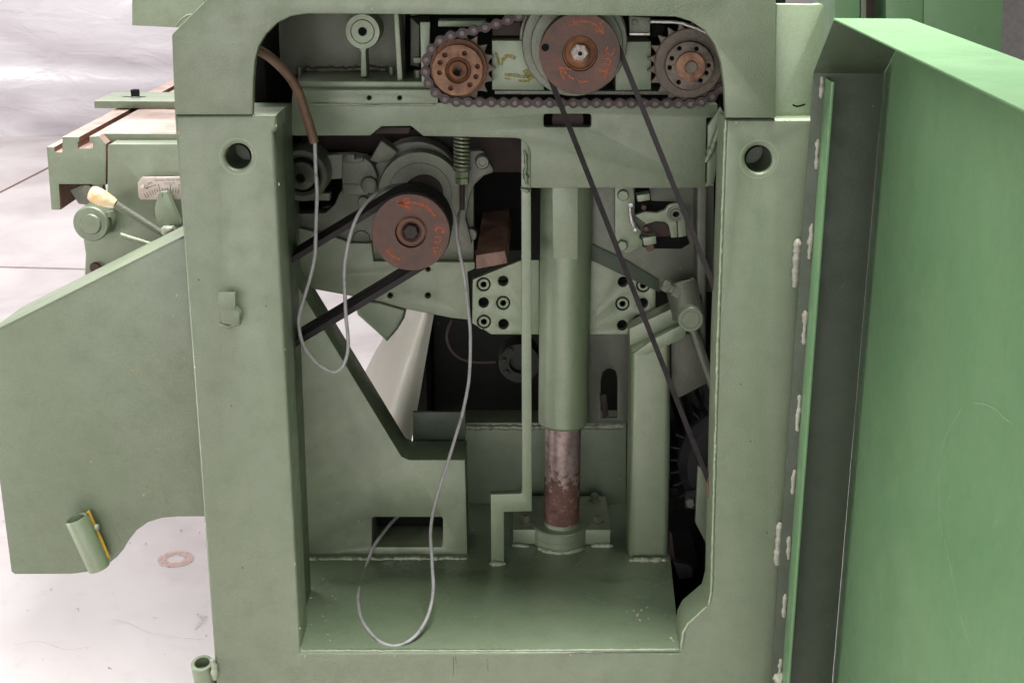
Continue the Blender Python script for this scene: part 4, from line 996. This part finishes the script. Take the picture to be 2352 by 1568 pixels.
disc('roller_boss', *T(0, 1, 832, 490), .345, [(-0.004, 0), (-0.004, 22), (-0.002, 24), (0, 25), (0, 38), (0.003, 41), (0.06, 41)], GREEN_D, sc_, 48)
tube('boss_rib', [P(*T(0, 1, x, y), .36) for x, y in ((1000, 375), (1010, 420))], 0.009, GREEN_D, sc_, 12)
disc('bed_pivot', *T(0, 1, 800, 185), .43, [(0, 0), (0, 13), (0.004, 15), (0.02, 15)], CAST, M, 28)
plate('bed_link', TT(0, 1, [(640, 180), (830, 100), (935, 90), (950, 200), (830, 320), (720, 305)]), .44, 0.02, CAST, M)
disc('pivot_pin', *T(0, 1, 870, 895), .395, [(0, 0), (0, 11), (0.002, 13), (0.01, 13)], RUST_D, sc_, 24)
# lever with ivory knob
ka, kb = P(265, 469, .30), P(205, 441, .30); la_ = P(378, 541, .32)
lv = tube('table_lever', [la_, P(320, 504, .31), ka], 0.0075, CAST, M, 14)
L = (kb-ka).length
kn = lathe('lever_knob', ka, kb-ka, [(0, 0), (0, 0.0085), (L*0.15, 0.0115), (L*0.5, 0.0155), (L*0.85, 0.0155), (L*0.96, 0.0125), (L, 0.006), (L, 0)], IVORY, lv, 32, 50)
kn['label'] = 'yellowed ivory knob'
weld('weld_bead', [P(372, 528, .315), P(385, 530, .31), P(400, 524, .31)], 0.010, WELD, lv, 0.6)
tube('lock_lever', [P(276, 540, .33), P(290, 545, .33), P(345, 562, .335)], 0.006, GREEN, M, 12)
pt = plate('scale_pointer', TT(0, 1, [(1418, 350), (1450, 215), (1475, 196), (1532, 194), (1655, 485), (1640, 520), (1440, 500)]), .335, 0.02, GREEN, M, (), 0.002)
def U(u, v): return (294.0+u/15.96, 385.9+v/15.96)
sp_ = plate('depth_scale', [(316, 420, 4), (324, 408, 5), (440, 407), (440, 458), (323, 459), (317.5, 451)], .36, 0.010, LABELP, M, (), 0.001)
sp_['label'] = 'small engraved depth scale plate'
roundhead('rivet', *U(520, 700), .36, 4.5, 0.003, STEEL, sp_)
for u0, v0, u1, v1 in ((580, 945, 685, 1100), (680, 890, 770, 1065), (780, 855, 855, 1020), (870, 815, 945, 995), (965, 795, 1025, 960), (1055, 765, 1100, 900), (1110, 580, 1180, 865), (1258, 740, 1270, 860), (1355, 730, 1365, 840), (1455, 720, 1460, 850), (1553, 660, 1553, 820), (1652, 725, 1650, 890), (1755, 750, 1745, 900), (1860, 765, 1830, 930), (1850, 615, 1915, 632)):
    stroke('scale_mark', [U(u0, v0), U(u1, v1)], .3594, 1.1, INK, sp_)
stroke('arrow_shaft', [U(1030, 620), U(860, 670), U(700, 730)], .3594, 1.3, INK, sp_)
bm = bmesh.new(); bm.faces.new([bm.verts.new(P(*U(*q), .3593)) for q in ((620, 772), (700, 700), (730, 755))])
from_bm('arrow_head', bm, INK, sp_, 0)
stroke('pointer_line', [U(1258, 905), U(1260, 1060)], .3344, 1.2, INK, pt)
def lettering(txt, x, y, Y, hpx, mat, parent, rot=0.0, wpx=None):
    cu = bpy.data.curves.new('lettering', 'FONT'); cu.body = txt; cu.size = 1.0
    tmp = bpy.data.objects.new('tmp', cu); me = bpy.data.meshes.new_from_object(tmp)
    bpy.data.objects.remove(tmp); bpy.data.curves.remove(cu)
    k = hpx*S(x, y, Y)/0.70; xs = [v.co.x for v in me.vertices]; wd = max(xs)-min(xs)
    kx = wpx*S(x, y, Y)/wd if wpx else k
    o = P(x, y, Y); c, s_ = math.cos(rot), math.sin(rot)
    for v in me.vertices:
        a, b = v.co.x*kx, v.co.y*k; v.co = Vector((o.x+a*c-b*s_, Y, o.z+a*s_+b*c))
    me.materials.clear()
    return finish('lettering', me, mat, parent, 0)
lettering('Surface Planer Sh', 355.4, 415.8, .3594, 4.0, INK, sp_, 0.02, 57)
lettering('1 Graduation', 375, 422, .3594, 3.0, INK, sp_, 0.02, 26)
lettering('= 1.004', 380, 426.6, .3594, 3.0, INK, sp_, 0.02, 15)
lettering('LOW', 339.5, 424.5, .3594, 3.6, INK, sp_, 0.36, 11)
# clamp bar and bolt on the bed
zc0 = ZB+.003
p0 = P(217, 250, .78)
cb = box('clamp_bar', (p0.x, .78, zc0), (P(520, 240, .78).x, .93, zc0+.0155), GREEN, None, 0.0015)
tag(cb, 'flat pale green clamp bar lying across the feed table', 'bar')
bo = P(312, 232, .85); s = S(312, 225, .85)
bo = Vector((bo.x, .85, zc0+.0155))
cs = empty('cap_screw', bo); tag(cs, 'dark socket cap screw and washer on the clamp bar', 'screw')
lathe('washer', bo, (0, 0, 1), [(0, 0), (0, 13*s), (0.002, 13*s), (0.002, 0)], STEEL, cs, 28)
lathe('screw_head', bo+Vector((0, 0, .002)), (0, 0, 1), [(0, 0), (0, 10*s), (0.013, 10*s), (0.014, 9*s), (0.014, 4.5*s), (0.008, 4.5*s), (0.008, 0)], MOTOR, cs, 28)
ribbon('clamp_slot', [Vector((bo.x-.028, .85, zc0+.0158)), Vector((bo.x+.022, .85, zc0+.0158))], 0.010, (0, 0, 1), DARK, cb)
# feed hood box hanging at the upper left
plate('feed_hood_box', [(303, -60), (470, -60), (470, 66), (430, 65), (303, 59)], .62, 0.10, GREEN_M, M, (), 0.002)
tube('hood_wire', spline([P(x, y, .05) for x, y in ((404, 62), (414, 48), (426, 38), (440, 33))]), 0.0015, WELD, M, 6)

# ================================================================== cables
hose = tube('conduit_hose', spline([P(500, 88, .10), P(552, 96, .10)] + [P(*T(1, 0, x, y), .10) for x, y in ((20, 462), (120, 520), (220, 608), (320, 720))] + [P(*T(1, 0, x, y), .115) for x, y in ((390, 850), (440, 1000), (490, 1150), (536, 1312))]), 0.0082, HOSE, None, 14)
tag(hose, 'brown flexible conduit hanging from the hood with a grey cable coming out', 'hose')
cab = []
for (x, y), Y in ([(T(1, 0, 536, 1290), .115), (T(1, 1, 540, 0), .115), (T(1, 1, 553, 200), .118), (T(1, 1, 555, 400), .12), (T(1, 1, 553, 600), .12), (T(1, 1, 540, 790), .12), (T(1, 1, 500, 960), .12), (T(1, 1, 440, 1150), .12), (T(1, 1, 400, 1300), .12), (T(1, 1, 396, 1420), .12),
                   ((696, 790), .125), ((711, 815), .13), ((731, 835), .135), ((763, 852), .14), ((784, 842), .14), ((795.5, 817), .14), ((799, 784), .14), ((796, 735), .14), (T(1, 1, 820, 1200), .14), (T(1, 1, 806, 950), .138), (T(1, 1, 830, 750), .138), (T(1, 1, 870, 570), .14), (T(1, 1, 940, 400), .15),
                   (T(1, 1, 1040, 270), .175), (T(1, 1, 1150, 185), .21), (T(1, 1, 1280, 135), .265), (T(1, 1, 1420, 120), .29), (T(1, 1, 1560, 145), .30), (T(1, 1, 1700, 230), .30), (T(1, 1, 1790, 340), .295),
                   (T(1, 1, 1822, 450), .29), (T(1, 1, 1840, 600), .29), (T(1, 1, 1870, 750), .29), (T(1, 1, 1910, 970), .29), (T(1, 1, 1940, 1200), .29), (T(1, 1, 1960, 1400), .29), ((1080, 784), .29), ((1080.5, 830), .29), ((1076, 885), .29), ((1063.5, 947), .285), ((1043, 1010), .28), ((1026, 1072), .27), ((1006, 1135), .26), ((995, 1180), .245),
                   ((989.5, 1221), .225), ((989.5, 1258), .20), ((992, 1296), .17), ((994.5, 1336), .135), ((991, 1384), .095), ((978, 1426), .065), ((951, 1464), .030), ((913, 1483), .012), ((876, 1474), .024), ((846, 1447), .066), ((828, 1414), .122), ((823, 1376), .188), ((829.5, 1336), .262), ((843, 1296), .335), ((858, 1256), .368), ((881, 1221), .40), ((905, 1195), .445), ((925, 1178), .480)]):
    cab.append(P(x, y, Y))
cpts = spline(cab, 6)
cpts = [p+Vector((noise.noise(p*14), 0, noise.noise(p*14+Vector((7, 0, 0)))))*0.0022 for p in cpts]
cable = tube('grey_cable', cpts, 0.0033, CABLE, None, 10, radii=[0.0033*(1+0.07*noise.noise(p*60)) for p in cpts])
tag(cable, 'thin grey cable looping over the pulley and down onto the shelf', 'cable')

# ================================================================== the swung-open door
YD = -.028
h0, h1 = P(1868, 165, YD), P(2028, 165, YD)
lo_ = 0.0
best = None
for k in range(-200, 300):                   # swing angle at which the top edge comes out level
    th = math.radians(k*0.1); uu = Vector((math.sin(th), -math.cos(th), 0)); nn = Vector((math.cos(th), math.sin(th), 0))
    ca, cb_ = PP(1914, 47, h0, nn), PP(2352, 260, h0, nn)
    e = abs(ca.z-cb_.z)
    if best is None or e < best[0]: best = (e, ca, uu, nn, k*0.1)
c0, u, nrm = best[1], best[2], best[3]; zt = c0.z
print('door swing', best[4], 'hinge', h0, 'corner', c0)
dep = (h1-h0).length
END = c0+u*(1.15)
DR = empty('access_door', (h0.x+dep/2, YD-.3, 0.2), M)
DR['label'] = 'bright green pan-shaped access door swung open towards the viewer'
zb = 0.16
hb = Vector((h0.x, h0.y, zb))
h0v = Vector((h0.x, h0.y, h0.z))
skin_o = [h0v+nrm*dep, c0+nrm*dep, END+nrm*dep, Vector((END.x, END.y, zb))+nrm*dep, hb+nrm*dep]
sk = quad('door_skin', skin_o, -0.003, GREEN_DOOR, DR)
quad('top_flange', [c0, c0+nrm*dep, END+nrm*dep, END], 0.003, GREEN_DOOR, DR)
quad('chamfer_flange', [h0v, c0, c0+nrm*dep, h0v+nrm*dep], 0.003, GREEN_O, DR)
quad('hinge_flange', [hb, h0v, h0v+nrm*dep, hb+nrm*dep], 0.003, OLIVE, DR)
# hinge angle iron: one leg flat on the flange, the other standing out
f = lambda x, y: PP(x, y, h0v, Vector((u.x, u.y, 0)))
q0 = f(1895, 168); 
a0 = Vector((q0.x, q0.y, q0.z-.006)); a1 = Vector((q0.x, q0.y, zb))
ang = quad('hinge_angle', [a0, a1, a1+u*0.062, a0+u*0.062], 0.005, GREEN_DOOR, DR)
w2 = f(1955, 168).x-q0.x
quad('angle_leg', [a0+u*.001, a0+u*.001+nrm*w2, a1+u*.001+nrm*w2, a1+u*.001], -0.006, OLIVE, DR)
def vline(y): # picture height -> height on the standing leg's root
    return PP(1880, y, a0, Vector((u.x, u.y, 0))).z
for ya, yb_ in ((176, 224), (318, 388), (514, 594), (712, 792), (906, 988), (1078, 1132), (1232, 1284), (1364, 1416), (1512, 1545)):
    weld('weld_bead', [Vector((a0.x-.004, a0.y-.002, vline(ya))), Vector((a0.x-.004, a0.y-.002, vline(yb_)))], 0.0044, WELD_P, DR, 0.7)
for ya, yb_ in ((165, 205), (335, 380), (505, 560), (930, 985), (1080, 1130), (1220, 1290), (1400, 1430)):
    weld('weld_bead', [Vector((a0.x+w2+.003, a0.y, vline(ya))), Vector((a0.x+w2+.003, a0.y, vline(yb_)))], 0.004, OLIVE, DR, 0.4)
for xa, ya, xb, yb_ in ((1833, 550, 1826, 658), (1792, 1200, 1785, 1296)):
    weld('weld_bead', [P(xa, ya, -.009), P(xb, yb_, -.009)], 0.0065, WELD_P, DR, 0.4)
weld('weld_bead', [P(1774, 1552, -.03), P(1800, 1556, -.03)], 0.013, WELD, DR, 0.5)
# long scratch on the door skin
scr = [(2209, 937), (2195, 962), (2180, 986), (2168, 1014), (2160, 1052), (2157, 1100), (2158, 1170), (2160, 1201), (2172, 1251), (2192, 1344), (2214, 1441), (2247, 1511)]
so_ = skin_o[0]-nrm*.0012
ribbon('skin_scratch', spline([PP(x, y, so_, nrm) for x, y in scr], 4), 0.0010, -nrm, SCRATCH, DR)
ribbon('skin_scratch', spline([PP(x, y, so_, nrm) for x, y in ((2238, 925), (2262, 928), (2290, 942), (2302, 956), (2322, 972))], 4), 0.0008, -nrm, SCRATCH, DR)

# ================================================================== beyond, upper right
YB = 1.5
cbx = empty('green_cabinet', P(2100, 300, YB)); cbx.location.z = 0; WL[cbx.name].z = 0
tag(cbx, 'bright green cabinet standing behind the open door', 'cabinet')
plate('cabinet_panel', [(1917, -60), (1975, -60), (1974, 300), (1917, 300)], YB, 0.3, GREEN_DOOR, cbx)
plate('cabinet_panel', [(2035, -60), (2121, -60), (2117, 300), (2035, 300)], YB-.02, 0.3, GREEN_DOOR, cbx)
plate('cabinet_panel', [(2123, -60), (2306, -60), (2292, 300), (2119, 300)], YB-.03, 0.3, GREEN_DOOR, cbx)
plate('cabinet_edge', [(1977, -60), (1990, -60), (1990, 300), (1977, 300)], YB+.02, 0.3, GREEN_S, cbx)
plate('cabinet_recess', [(1990, -60), (2034, -60), (2034, 300), (1990, 300)], YB+.10, 0.2, BROWN_D, cbx)
gp = plate('grey_panel', [(2296, -80), (2480, -80), (2480, 700), (2296, 700)], YB+.3, 0.05, GREYP, None)
gp.name = 'wall_screen'
tag(gp, 'plain grey wall screen at the far right behind the green cabinet', 'screen')
